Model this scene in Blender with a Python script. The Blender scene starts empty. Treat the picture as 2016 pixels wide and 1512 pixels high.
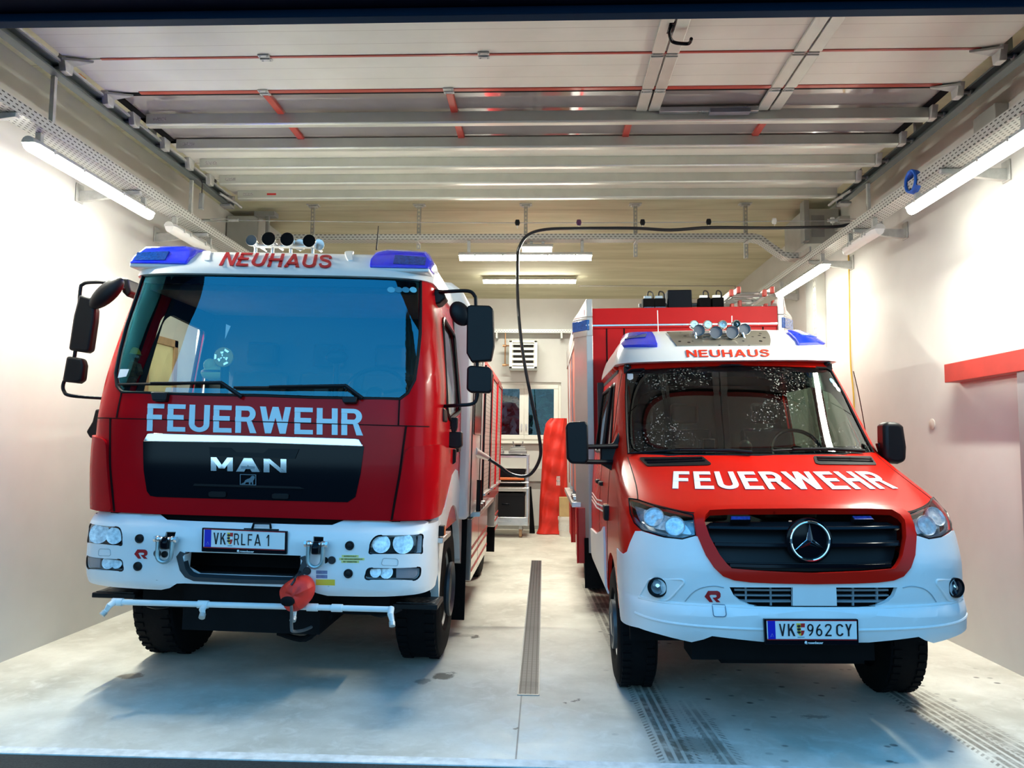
import bpy, bmesh, math, random
from mathutils import Vector, Matrix
import numpy as np
random.seed(7)
S = bpy.context.scene
COL = S.collection
# ------------------------------------------------------------ camera (standing outside the door, 1.64 m eye height)
FPX, HCAM = 1515.0, 1.64
def cam_axes():
    n = lambda a: a/np.linalg.norm(a)
    p1 = np.array([(1070-1008)/FPX, -(876-756)/FPX, -1.0]); p2 = p1+np.array([100/FPX, -0.9/FPX, 0])
    Y = n(p1); Z = n(np.cross(p2, p1)); Z = Z if Z[1] > 0 else -Z
    return np.array([np.cross(Y, Z), Y, Z])
CM = cam_axes(); CO = np.array([0, 0, HCAM])
cd = bpy.data.cameras.new('camera'); cam = bpy.data.objects.new('camera', cd); COL.objects.link(cam)
cd.sensor_width = 36; cd.lens = 36*FPX/2016; cd.clip_end = 300
cam.matrix_world = Matrix.Translation((0, 0, HCAM)) @ Matrix([list(r) for r in CM]).to_4x4()
S.camera = cam
# ------------------------------------------------------------ exposure, dusk sky
S.view_settings.view_transform = 'Standard'; S.view_settings.look = 'None'
S.view_settings.gamma = 1; S.view_settings.use_curve_mapping = False
S.view_settings.exposure = 0.32
S.cycles.max_bounces = 10; S.cycles.diffuse_bounces = 5; S.cycles.glossy_bounces = 5; S.cycles.transparent_max_bounces = 12
S.cycles.sample_clamp_indirect = 6; S.cycles.caustics_reflective = False; S.cycles.caustics_refractive = False
SKY_HORIZON, SKY_ZENITH, SKY_STRENGTH = (0.43, 0.83, 1.10), (0.07, 0.45, 0.98), 1.85
LAMP = 24.0
LAMP_W = 120.0      # watts of each wall luminaire's downlight
LAMP_COL = (0.97, 0.97, 0.84)
w = bpy.data.worlds.new('dusk_sky'); S.world = w; w.use_nodes = True
nt = w.node_tree; nt.nodes.clear()
def _n(t, **k):
    n = nt.nodes.new(t)
    for a, b in k.items(): setattr(n, a, b)
    return n
tc = _n('ShaderNodeTexCoord'); sx = _n('ShaderNodeSeparateXYZ'); cr = _n('ShaderNodeValToRGB'); bg = _n('ShaderNodeBackground'); ow = _n('ShaderNodeOutputWorld')
nt.links.new(tc.outputs['Generated'], sx.inputs[0]); nt.links.new(sx.outputs['Z'], cr.inputs[0]); nt.links.new(cr.outputs[0], bg.inputs[0]); nt.links.new(bg.outputs[0], ow.inputs[0])
cr.color_ramp.elements[0].position = 0.0; cr.color_ramp.elements[0].color = (*SKY_HORIZON, 1)
cr.color_ramp.elements[1].position = 0.7; cr.color_ramp.elements[1].color = (*SKY_ZENITH, 1)
bg.inputs['Strength'].default_value = SKY_STRENGTH

# ------------------------------------------------------------ pixel rays turned into points of the place
def ray(u, v): return CM @ np.array([(u-1008)/FPX, -(v-756)/FPX, -1.0])
def PY(u, v, Y):
    d = ray(u, v); return Vector(CO+d*(Y/d[1]))
def PX(u, v, X):
    d = ray(u, v); return Vector(CO+d*(X/d[0]))
def PZ(u, v, Z):
    d = ray(u, v); return Vector(CO+d*((Z-HCAM)/d[2]))

# ------------------------------------------------------------ node helper
class MT:
    def __init__(s, name):
        s.m = bpy.data.materials.new(name); s.m.use_nodes = True; s.t = s.m.node_tree
        s.b = s.t.nodes['Principled BSDF']; s.o = s.t.nodes['Material Output']
    def n(s, t, **k):
        x = s.t.nodes.new(t)
        for a, b in k.items(): setattr(x, a, b)
        return x
    def set(s, sock, v):
        if isinstance(v, bpy.types.NodeSocket): s.t.links.new(v, sock)
        elif v is not None: sock.default_value = v if not (isinstance(v, tuple) and len(v) == 3 and sock.type == 'RGBA') else (*v, 1)
    def ma(s, op, a, b=0.0, c=0.0):
        x = s.n('ShaderNodeMath', operation=op)
        for i, q in enumerate((a, b, c)): s.set(x.inputs[i], q)
        return x.outputs[0]
    def pos(s):
        if not hasattr(s, '_p'):
            s._p = s.n('ShaderNodeTexCoord').outputs['Object']
        return s._p
    def xyz(s):
        x = s.n('ShaderNodeSeparateXYZ'); s.set(x.inputs[0], s.pos()); return x.outputs
    def noise(s, scale=5., detail=3., rough=.55, sc=(1, 1, 1), dist=0.):
        mp = s.n('ShaderNodeMapping'); s.set(mp.inputs[0], s.pos()); mp.inputs['Scale'].default_value = sc
        x = s.n('ShaderNodeTexNoise'); s.set(x.inputs['Vector'], mp.outputs[0])
        x.inputs['Scale'].default_value = scale; x.inputs['Detail'].default_value = detail; x.inputs['Roughness'].default_value = rough; x.inputs['Distortion'].default_value = dist
        return x.outputs[0]
    def rng(s, v, a, b, c=0., d=1.):
        x = s.n('ShaderNodeMapRange'); s.set(x.inputs[0], v)
        for i, q in enumerate((a, b, c, d)): x.inputs[i+1].default_value = q
        return x.outputs[0]
    def mix(s, f, a, b):
        x = s.n('ShaderNodeMix', data_type='RGBA'); s.set(x.inputs[0], f); s.set(x.inputs[6], a); s.set(x.inputs[7], b); return x.outputs[2]
    def bump(s, h, strength=.2, dist=.01):
        x = s.n('ShaderNodeBump'); x.inputs['Strength'].default_value = strength; x.inputs['Distance'].default_value = dist; s.set(x.inputs['Height'], h)
        s.set(s.b.inputs['Normal'], x.outputs[0])
    def p(s, **k):
        for a, b in k.items(): s.set(s.b.inputs[a.replace('_', ' ')], b)
        return s
def pbr(name, col, rough=.5, metal=0., coat=0., var=.06, scale=6., bump=0., spec=.5, rv=.0, bscale=None):
    m = MT(name)
    nz = m.noise(scale)
    c = m.mix(m.rng(nz, .3, .7), tuple(x*(1-var) for x in col), tuple(min(1, x*(1+var)) for x in col)) if var else col
    m.p(Base_Color=c, Roughness=m.rng(nz, .3, .7, rough-rv, rough+rv) if rv else rough, Metallic=metal, Specular_IOR_Level=spec)
    if coat: m.p(Coat_Weight=coat, Coat_Roughness=.03)
    if bump: m.bump(m.noise(bscale or scale*8), bump, .004)
    return m.m
def glow(name, col, st):
    m = MT(name); m.p(Base_Color=(.8, .8, .8), Emission_Color=col, Emission_Strength=st); return m.m
def glass(name, tint, ior=1.75, rough=0.0, dirt=0.0, rc=(1, 1, 1)):
    m = MT(name); m.t.nodes.remove(m.b)
    tr = m.n('ShaderNodeBsdfTransparent'); gl = m.n('ShaderNodeBsdfGlossy'); fr = m.n('ShaderNodeFresnel'); mx = m.n('ShaderNodeMixShader')
    tr.inputs[0].default_value = (*tint, 1); gl.inputs['Roughness'].default_value = rough; gl.inputs[0].default_value = (*rc, 1); ge = m.n('ShaderNodeNewGeometry'); m.set(fr.inputs[0], m.ma('ADD', ior, m.ma('MULTIPLY', ge.outputs['Backfacing'], 1/ior-ior)))      # same reflectance from both sides of the sheet
    m.set(mx.inputs[0], fr.outputs[0]); m.set(mx.inputs[1], tr.outputs[0]); m.set(mx.inputs[2], gl.outputs[0])
    out = mx.outputs[0]
    if dirt:
        df = m.n('ShaderNodeBsdfDiffuse'); df.inputs[0].default_value = (.6, .62, .55, 1); m2 = m.n('ShaderNodeMixShader')
        d = m.ma('MULTIPLY', m.rng(m.noise(70., 2.), .60, .70), m.rng(m.noise(2.2, 2.), .5, .62, 0, dirt))
        m.set(m2.inputs[0], d); m.set(m2.inputs[1], out); m.set(m2.inputs[2], df.outputs[0]); out = m2.outputs[0]
    m.set(m.o.inputs[0], out); return m.m

# ------------------------------------------------------------ materials
RED_T = pbr('fire_red_paint', (.50, .003, .007), .25, coat=.06, var=.03, spec=.13)
RED_V = pbr('bright_red_paint', (.62, .010, .004), .25, coat=.06, var=.03, spec=.13)
RED_BOX = pbr('red_body_panel', (.46, .006, .008), .5, var=.04, spec=.2)
WHITE = pbr('white_paint', (.80, .80, .79), .28, coat=.4, var=.02)
BUMPW = pbr('white_plastic_bumper', (.80, .80, .80), .38, var=.02)
BLACK = pbr('black_plastic', (.006, .0065, .008), .42, var=.1, bump=.1, bscale=200, spec=.22)
BLACKG = pbr('gloss_black', (.003, .0035, .006), .12, var=.05, spec=.16)
RUBBER = pbr('tyre_rubber', (.004, .004, .005), .75, var=.2, bump=.3, bscale=60, spec=.1)
DARK = pbr('dark_underbody', (.006, .006, .007), .8, var=.2, spec=.1)
SEAM = pbr('panel_gap', (.02, .004, .004), .7, var=0, spec=.1)
CHROME = pbr('chrome', (.85, .86, .88), .06, 1., var=0)
ALU = pbr('aluminium', (.62, .62, .62), .32, 1., var=.06, rv=.06)
STEEL = pbr('galvanised_steel', (.50, .51, .49), .45, .35, var=.14, scale=18., rv=.08)
STEELD = pbr('dull_grey_steel', (.30, .31, .31), .5, .6, var=.1)
GREYP = pbr('grey_sheet_metal', (.40, .41, .39), .5, .2, var=.06)
DOORP = pbr('cream_door_panel', (.72, .72, .64), .40, var=.04, scale=3., spec=.5)
DOORA = pbr('door_aluminium', (.57, .59, .54), .36, .55, var=.05)
SEAL_R = pbr('red_door_profile', (.38, .035, .020), .35, coat=.3)
BLUE = pbr('blue_beacon_plastic', (.002, .025, .80), .12, coat=.8, var=.08, scale=25)
BLUED = pbr('dark_blue_led_lens', (.004, .06, .30), .15, coat=.6, var=.4, scale=60)
REFL = pbr('reflective_pale_lettering', (.62, .80, .86), .4, var=.02)
LETW = pbr('white_lettering', (.85, .85, .84), .35, var=0)
LETR = pbr('red_lettering', (.42, .008, .012), .35, var=0)
LETRV = pbr('orange_red_lettering', (.68, .035, .012), .35, var=0)
INK = pbr('black_ink', (.008, .008, .012), .4, var=0)
PLATE = pbr('number_plate_white', (.78, .80, .80), .35, var=0)
PLBLUE = pbr('plate_blue', (.004, .010, .45), .35, var=0)
PLRED = pbr('emblem_red', (.55, .012, .015), .4, var=0)
PLYEL = pbr('emblem_yellow', (.78, .55, .05), .4, var=0)
LABELY = pbr('pale_yellow_label', (.72, .68, .22), .5, var=.04)
LABELB = pbr('grey_blue_label', (.18, .20, .34), .5, var=.2, scale=40)
SEATM = pbr('dark_seat_fabric', (.02, .022, .024), .9, var=.3, scale=30)
DASH = pbr('grey_dashboard', (.035, .04, .045), .6, var=.1)
INTW = pbr('pale_cab_lining', (.35, .36, .33), .8, var=.05)
GLASST = glass('windscreen_glass', (.85, .92, .88), 2.45, rc=(.10, .60, .76))
GLASSV = glass('van_windscreen_glass', (.42, .54, .48), 1.62, dirt=.55)
GLASSW = glass('clear_pane', (.86, .92, .90), 1.4)
LENS = glass('headlamp_lens', (.92, .95, .97), 1.6)
CONC = None
RUBB = pbr('black_hose_rubber', (.010, .010, .013), .35, var=.1)
ORANGE = pbr('orange_tube', (.75, .16, .03), .45)
BAGR = pbr('red_nylon', (.68, .022, .010), .55, var=.14, scale=5., bump=.5, bscale=14)
CARD = pbr('cardboard', (.50, .36, .17), .85, var=.08, bump=.1)
BUCK = pbr('white_bucket_plastic', (.78, .77, .72), .4, var=.03)
YELC = pbr('yellow_cable', (.62, .40, .04), .5, var=0)
BLUEC = pbr('blue_cable', (.01, .13, .62), .45, var=0)
COPPER = pbr('copper_pipe', (.55, .30, .16), .4, .8)
WFRAME = pbr('white_window_frame', (.80, .79, .72), .4, var=.02)
HEATW = pbr('white_enamel', (.82, .82, .74), .4, var=.02)
TEDDY = pbr('plush_fur', (.16, .10, .05), .95, var=.3, scale=40)
LAMPM = glow('lit_tube_diffuser', LAMP_COL, LAMP)
LAMPM2 = glow('lit_tube_diffuser_ceiling', (1.0, .96, .84), LAMP*2.0)
LAMPE = glow('emergency_lamp_diffuser', (1.0, .95, .8), LAMP*.12)
LAMPOFF = pbr('unlit_diffuser', (.78, .78, .76), .3, var=.02)
LAMPH = pbr('lamp_housing', (.50, .50, .48), .5, var=.03)

# ------------------------------------------------------------ object helpers
WORLD = {}
def tagp(o, label=None, cat=None, group=None, kind=None):
    for k, v in (('label', label), ('category', cat), ('group', group), ('kind', kind)):
        if v: o[k] = v
    return o
def thing(name, label, cat, loc=(0, 0, 0), group=None, world=False):
    o = bpy.data.objects.new(name, None); COL.objects.link(o); o.location = loc; o.empty_display_size = .1
    if world: WORLD[o.name] = Vector(loc)
    return tagp(o, label, cat, group)
class B:
    def __init__(s): s.v = []; s.f = []
    def add(s, vs, fs):
        k = len(s.v); s.v += [tuple(p) for p in vs]; s.f += [tuple(i+k for i in f) for f in fs]; return s
    def box(s, c, d, R=None):
        x, y, z = (q/2 for q in d); vs = [Vector((a*x, b*y, e*z)) for a in (-1, 1) for b in (-1, 1) for e in (-1, 1)]
        if R is not None: vs = [R @ p for p in vs]
        c = Vector(c)
        return s.add([p+c for p in vs], [(0, 1, 3, 2), (4, 6, 7, 5), (0, 4, 5, 1), (2, 3, 7, 6), (0, 2, 6, 4), (1, 5, 7, 3)])
    def bb(s, a, b):
        return s.box([(p+q)/2 for p, q in zip(a, b)], [abs(p-q) for p, q in zip(a, b)])
    def prism(s, poly, vec):
        n = len(poly); vec = Vector(vec); A = [Vector(p) for p in poly]; nv = Vector((0, 0, 0))
        for i in range(n): nv += A[i].cross(A[(i+1) % n])
        if nv.dot(vec) > 0: A = A[::-1]
        return s.add(A+[p+vec for p in A], [tuple(range(n)), tuple(range(2*n-1, n-1, -1))]+[((i+1) % n, i, n+i, n+(i+1) % n) for i in range(n)])
    def ring(s, rings, closed=True, caps=True):
        n = len(rings[0]); k = len(s.v); m = len(rings)
        s.v += [tuple(p) for r in rings for p in r]
        for i in range(m-1):
            for j in range(n if closed else n-1):
                a = k+i*n+j; b = k+i*n+(j+1) % n; s.f.append((a, b, b+n, a+n))
        if caps and closed:
            s.f.append(tuple(k+j for j in range(n-1, -1, -1))); s.f.append(tuple(k+(m-1)*n+j for j in range(n)))
        return s
    def tube(s, path, r, n=8, sec=None):
        P = [Vector(p) for p in path]; rs = r if isinstance(r, (list, tuple)) else [r]*len(P)
        t0 = (P[1]-P[0]).normalized(); up = Vector((0, 0, 1)) if abs(t0.z) < .9 else Vector((1, 0, 0)); a = t0.cross(up).normalized(); rings = []
        for i, p in enumerate(P):
            t = ((P[min(i+1, len(P)-1)]-p).normalized()+(p-P[max(i-1, 0)]).normalized()).normalized()
            a = (a-t*a.dot(t)).normalized(); b = t.cross(a)
            if sec: rings.append([p+a*x+b*y for x, y in sec])
            else: rings.append([p+(a*math.cos(6.28318*j/n)+b*math.sin(6.28318*j/n))*rs[i] for j in range(n)])
        return s.ring(rings)
    def cyl(s, a, b, r, r2=None, n=16): return s.tube([a, b], [r, r if r2 is None else r2], n)
    def lathe(s, prof, o=(0, 0, 0), ax=(0, 0, 1), n=24):
        o = Vector(o); ax = Vector(ax).normalized(); up = Vector((0, 0, 1)) if abs(ax.z) < .9 else Vector((1, 0, 0)); a = ax.cross(up).normalized(); b = ax.cross(a)
        return s.ring([[o+ax*h+(a*math.cos(6.28318*j/n)+b*math.sin(6.28318*j/n))*max(r, 1e-4) for j in range(n)] for r, h in prof])
    def ell(s, c, r, R=None, n=14, m=8):
        c = Vector(c); rings = []
        for i in range(m+1):
            t = math.pi*(i+.02)/(m+.04); rings.append([])
            for j in range(n):
                p = Vector((r[0]*math.sin(t)*math.cos(6.28318*j/n), r[1]*math.sin(t)*math.sin(6.28318*j/n), r[2]*math.cos(t)))
                rings[-1].append(c+(R @ p if R else p))
        return s.ring(rings)
    def grid(s, fn, nu, nv):
        k = len(s.v); s.v += [tuple(fn(i/nu, j/nv)) for i in range(nu+1) for j in range(nv+1)]
        s.f += [(k+i*(nv+1)+j, k+(i+1)*(nv+1)+j, k+(i+1)*(nv+1)+j+1, k+i*(nv+1)+j+1) for i in range(nu) for j in range(nv)]
        return s
    def sheet(s, fn, off, th, nu, nv):
        s.grid(lambda a, b: fn(a, b, off), nu, nv); s.grid(lambda a, b: fn(1-a, b, off-th), nu, nv); return s
    def done(s, name, mat, parent=None, smooth=True, bevel=0., sub=0, label=None, cat=None, group=None, kind=None, ang=.6, seg=2):
        me = bpy.data.meshes.new(name); me.from_pydata(s.v, [], s.f); me.update()
        bm = bmesh.new(); bm.from_mesh(me); bmesh.ops.recalc_face_normals(bm, faces=bm.faces); bm.to_mesh(me); bm.free()
        if smooth: me.shade_smooth(); me.set_sharp_from_angle(angle=ang)
        me.materials.append(getattr(mat, 'm', mat)); o = bpy.data.objects.new(name, me); COL.objects.link(o)
        if parent:
            o.parent = parent
            if parent.name in WORLD: o.matrix_parent_inverse = Matrix.Translation(-WORLD[parent.name])
        if bevel:
            b = o.modifiers.new('bevel', 'BEVEL'); b.width = bevel; b.segments = seg; b.limit_method = 'ANGLE'; b.angle_limit = .7
        if sub:
            b = o.modifiers.new('subdivision', 'SUBSURF'); b.levels = b.render_levels = sub
        return tagp(o, label, cat, group, kind)
def rounded(poly, r, seg=5):
    """round the corners of a 2D polygon"""
    P = [Vector(p[:2]) for p in poly]; out = []; n = len(P)
    for i in range(n):
        p = P[i]; a = P[i-1]-p; b = P[(i+1) % n]-p; ri = r[i] if isinstance(r, (list, tuple)) else r
        d = min(ri, a.length*.48, b.length*.48)
        if d < 1e-5: out.append(p); continue
        A = p+a.normalized()*d; Bq = p+b.normalized()*d
        for k in range(seg+1):
            t = k/seg; out.append(A*(1-t)**2+p*2*t*(1-t)+Bq*t*t)
    return out
def circ(cx, cy, rx, ry=None, n=24):
    ry = ry or rx; return [Vector((cx+rx*math.cos(6.28318*i/n), cy+ry*math.sin(6.28318*i/n))) for i in range(n)]
def spline(pts, n=8):
    P = [Vector(p) for p in pts]; out = []
    for i in range(len(P)-1):
        a, b, c, d = P[max(i-1, 0)], P[i], P[i+1], P[min(i+2, len(P)-1)]
        for k in range(n):
            t = k/n; out.append(.5*((2*b)+(c-a)*t+(2*a-5*b+4*c-d)*t*t+(3*b-a-3*c+d)*t**3))
    return out+[P[-1]]
_TX = {}
def _ribbon(pts, t, k=0):
    P = spline([(x, y, 0) for x, y in pts], k) if k else [Vector((x, y, 0)) for x, y in pts]
    out = []
    for i in range(len(P)-1):
        d = (P[i+1]-P[i]).normalized(); e = Vector((-d.y, d.x, 0))*t/2; x = d*t*(.0 if k else .0)
        n0 = e if i == 0 else (lambda m: m*(t/2)/max(.5, m.dot(e)/(t/2)))(((e*2/t)+(Vector((-(P[i]-P[i-1]).normalized().y, (P[i]-P[i-1]).normalized().x, 0)))).normalized())
        if i == len(P)-2: n1 = e
        else:
            f = (P[i+2]-P[i+1]).normalized(); m = (e*2/t+Vector((-f.y, f.x, 0))).normalized(); n1 = m*(t/2)/max(.5, m.dot(e)/(t/2))
        out.append([tuple(q[:2]) for q in (P[i]-n0, P[i+1]-n1, P[i+1]+n1, P[i]+n0)])
    return out
def _arc(cx, cy, rx, ry, tx, ty, a0, a1, n=12):
    o = []
    for i in range(n):
        a, b = math.radians(a0+(a1-a0)*i/n), math.radians(a0+(a1-a0)*(i+1)/n)
        o.append([(cx+rx*math.cos(a), cy+ry*math.sin(a)), (cx+rx*math.cos(b), cy+ry*math.sin(b)), (cx+(rx-tx)*math.cos(b), cy+(ry-ty)*math.sin(b)), (cx+(rx-tx)*math.cos(a), cy+(ry-ty)*math.sin(a))])
    return o
def _R(x0, y0, x1, y1): return [(x0, y0), (x1, y0), (x1, y1), (x0, y1)]
def glyph(c, s, t):
    """(width, convex pieces) of a capital of height 1 with stem s and bar t"""
    g = _R
    if c == 'F': return .60, [g(0, 0, s, 1), g(0, 1-t, .60, 1), g(0, .43, .54, .43+t)]
    if c == 'E': return .64, [g(0, 0, s, 1), g(0, 1-t, .63, 1), g(0, .44, .58, .44+t), g(0, 0, .64, t)]
    if c == 'L': return .56, [g(0, 0, s, 1), g(0, 0, .56, t)]
    if c == 'H': return .72, [g(0, 0, s, 1), g(.72-s, 0, .72, 1), g(0, .43, .72, .43+t)]
    if c == 'U': return .72, [g(0, .30, s, 1), g(.72-s, .30, .72, 1)]+_arc(.36, .30, .36, .30, s, t, 180, 360, 16)
    if c == 'R': return .72, [g(0, 0, s, 1), g(0, 1-t, .42, 1), g(0, .42, .42, .42+t)]+_arc(.42, .71, .29, .29, s, t, -90, 90)+[[(.40, .44), (.40+s*.9, .44), (.74, 0), (.74-s*1.12, 0)]]
    if c == 'N': return .74, [g(0, 0, s, 1), g(.74-s, 0, .74, 1), [(0, 1), (.74-s, 0), (.74, 0), (s, 1)]]
    if c == 'W': k = s*1.02; return 1.08, [[(0, 1), (.19, 0), (.19+k, 0), (k, 1)], [(.19, 0), (.44, 1), (.44+k, 1), (.19+k, 0)], [(.44, 1), (.70, 0), (.70+k, 0), (.44+k, 1)], [(.70, 0), (1.08-k, 1), (1.08, 1), (.70+k, 0)]]
    if c == 'A': k = s*1.08; return .80, [[(0, 0), (k, 0), (.40+k*.5, 1), (.40-k*.5, 1)], [(.80-k, 0), (.80, 0), (.40+k*.5, 1), (.40-k*.5, 1)], g(.16, .20, .64, .20+t)]
    if c == 'M': return 1.0, [g(0, 0, s, 1), g(1-s, 0, 1, 1), [(0, 1), (.5-s*.5, .18), (.5+s*.5, .18), (s, 1)], [(1-s, 1), (.5-s*.5, .18), (.5+s*.5, .18), (1, 1)]]
    h = t/2
    if c == 'S': return .66, _ribbon([(.59, .72), (.53, .86), (.34, 1-h), (.14, .87), (.10, .72), (.19, .60), (.36, .53), (.52, .44), (.58, .28), (.50, .13), (.32, h), (.13, .13), (.07, .28)], t*1.05, 6)
    if c == 'V': return .62, [[(0, 1), (.31-s*.5, 0), (.31+s*.5, 0), (s, 1)], [(.62-s, 1), (.31-s*.5, 0), (.31+s*.5, 0), (.62, 1)]]
    if c == 'K': return .62, [g(0, 0, s, 1), [(s, .38), (s, .58), (.60-s*1.2, 1), (.60, 1)], [(.20, .52), (.20+s, .62), (.63, 0), (.63-s*1.2, 0)]]
    if c == 'Y': return .60, [g(.30-s/2, 0, .30+s/2, .5), [(0, 1), (s*1.1, 1), (.30+s*.5, .45), (.30-s*.5, .45)], [(.60-s*1.1, 1), (.60, 1), (.30+s*.5, .45), (.30-s*.5, .45)]]
    if c == 'C': return .60, _arc(.32, .70, .30, .30, s, t, 15, 180)+_arc(.32, .30, .30, .30, s, t, 180, 345)+[g(.02, .30, .02+s, .70)]
    if c == '1': return .34, [g(.34-s, 0, .34, 1), [(.34-s, 1), (.34-s*.4, .93), (.06, .66), (0, .76)]]
    if c == '2': return .60, _ribbon([(.06, .74), (.12, .89), (.30, 1-h), (.48, .90), (.53, .74), (.46, .56), (.26, .32), (.06, h)], t, 6)+[g(0, 0, .58, t)]
    if c in '69':
        p = _arc(.31, .32, .31, .32, s, t, 0, 360, 24)+_ribbon([(.06, .36), (.12, .62), (.26, .84), (.44, .98)], t, 5)
        return .62, p if c == '6' else [[(.62-x, 1-y) for x, y in q] for q in p]
    if c == 'X': return .62, [[(0, 1), (s, 1), (.62, 0), (.62-s, 0)], [(0, 0), (s, 0), (.62, 1), (.62-s, 1)]]
    return .3, []
_OWN = set('FELHURNWAMSVKYC1269')
def text2d(txt, bold=0., space=1.):
    """(verts, faces) of a word, scaled into the unit square"""
    k = (txt, bold, space)
    if k not in _TX:
        if set(txt) <= _OWN and bold > 0:
            s, t = bold, bold*.84; x = 0; V = []; f = []
            for c in txt:
                wd, ps = glyph(c, s, t)
                for p in ps: f.append(tuple(range(len(V), len(V)+len(p)))); V += [(x+a, b) for a, b in p]
                x += wd+space*.13
            v = np.array(V)
        else:
            c = bpy.data.curves.new('t', 'FONT'); c.body = txt; c.offset = max(0, bold); c.resolution_u = 4; c.space_character = space
            o = bpy.data.objects.new('t', c); me = o.to_mesh()
            v = np.array([p.co[:2] for p in me.vertices]); f = [tuple(p.vertices) for p in me.polygons]
            o.to_mesh_clear(); bpy.data.objects.remove(o); bpy.data.curves.remove(c)
        lo, hi = v.min(0), v.max(0); _TX[k] = ((v-lo)/(hi-lo), f)
    return _TX[k]
def letters(b, txt, fn, th=.003, bold=0., space=1.):
    """letters of a word on a surface fn(x01, y01, off) with a little thickness"""
    v, f = text2d(txt, bold, space); n = len(v)
    vs = [fn(x, y, 0) for x, y in v]+[fn(x, y, -th) for x, y in v]
    cnt = {}
    for q in f:
        for i in range(len(q)):
            e = (q[i], q[(i+1) % len(q)]); cnt[e] = 1
    side = [(e[1], e[0], e[0]+n, e[1]+n) for e in cnt if (e[1], e[0]) not in cnt]
    b.add(vs, list(f)+[tuple(i+n for i in q[::-1]) for q in f]+side); return b
def inside(p, poly):
    r = False
    for i in range(len(poly)):
        a, c = poly[i-1], poly[i]
        if (a[1] > p[1]) != (c[1] > p[1]) and p[0] < (c[0]-a[0])*(p[1]-a[1])/(c[1]-a[1])+a[0]: r = not r
    return r
def patch(b, poly, fn, off, th, ca=(), cb=(), holes=()):
    """thick curved panel: 2D polygon cut along the parameter lines ca / cb and laid on the surface fn(a, b, off)"""
    bm = bmesh.new(); vs = [bm.verts.new((p[0], p[1], 0)) for p in poly]; bm.faces.new(vs)
    lo = [min(p[i] for p in poly) for i in (0, 1)]; hi = [max(p[i] for p in poly) for i in (0, 1)]
    for cuts, i in ((ca, 0), (cb, 1)):
        for c in cuts:
            if lo[i]+1e-4 < c < hi[i]-1e-4:
                co = [0, 0, 0]; no = [0, 0, 0]; co[i] = c; no[i] = 1
                bmesh.ops.bisect_plane(bm, geom=bm.verts[:]+bm.edges[:]+bm.faces[:], plane_co=co, plane_no=no, dist=1e-6)
    for hp in holes:
        for i in range(len(hp)):
            a, c = hp[i-1], hp[i]; bmesh.ops.bisect_plane(bm, geom=bm.verts[:]+bm.edges[:]+bm.faces[:], plane_co=(a[0], a[1], 0), plane_no=(c[1]-a[1], a[0]-c[0], 0), dist=1e-6)
        bmesh.ops.delete(bm, geom=[f for f in bm.faces if inside(f.calc_center_median(), hp)], context='FACES')
    bm.verts.index_update(); bm.verts.ensure_lookup_table()
    n = len(bm.verts); V = [fn(p.co.x, p.co.y, off) for p in bm.verts]; fs = [tuple(q.index for q in f.verts) for f in bm.faces]
    ed = {}
    for f in fs:
        for i in range(len(f)): ed[(f[i], f[(i+1) % len(f)])] = 1
    F = list(fs)
    if th:
        V += [fn(p.co.x, p.co.y, off-th) for p in bm.verts]
        F += [tuple(i+n for i in f[::-1]) for f in fs]+[(e[1], e[0], e[0]+n, e[1]+n) for e in ed if (e[1], e[0]) not in ed]
    bm.free(); b.add(V, F); return b
def strip(pts, w):
    """2D outline of a line of width w"""
    P = [Vector(p[:2]) for p in pts]; L = []; R = []
    for i, p in enumerate(P):
        t = (P[min(i+1, len(P)-1)]-P[max(i-1, 0)]).normalized(); nn = Vector((-t.y, t.x))*w/2; L.append(p+nn); R.append(p-nn)
    return L+R[::-1]
def pchip(xs, ys):
    xs = np.array(xs, float); ys = np.array(ys, float); h = np.diff(xs); d = np.diff(ys)/h; m = np.zeros(len(xs))
    for i in range(1, len(xs)-1):
        if d[i-1]*d[i] > 0: m[i] = 2*d[i-1]*d[i]/(d[i-1]+d[i])
    m[0], m[-1] = d[0], d[-1]
    def f(x):
        x = min(max(x, xs[0]), xs[-1]); i = min(int(np.searchsorted(xs, x, 'right'))-1, len(h)-1); i = max(i, 0); t = (x-xs[i])/h[i]
        return float(ys[i]*(1+2*t)*(1-t)**2+m[i]*h[i]*t*(1-t)**2+ys[i+1]*t*t*(3-2*t)-m[i+1]*h[i]*t*t*(1-t))
    return f
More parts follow.
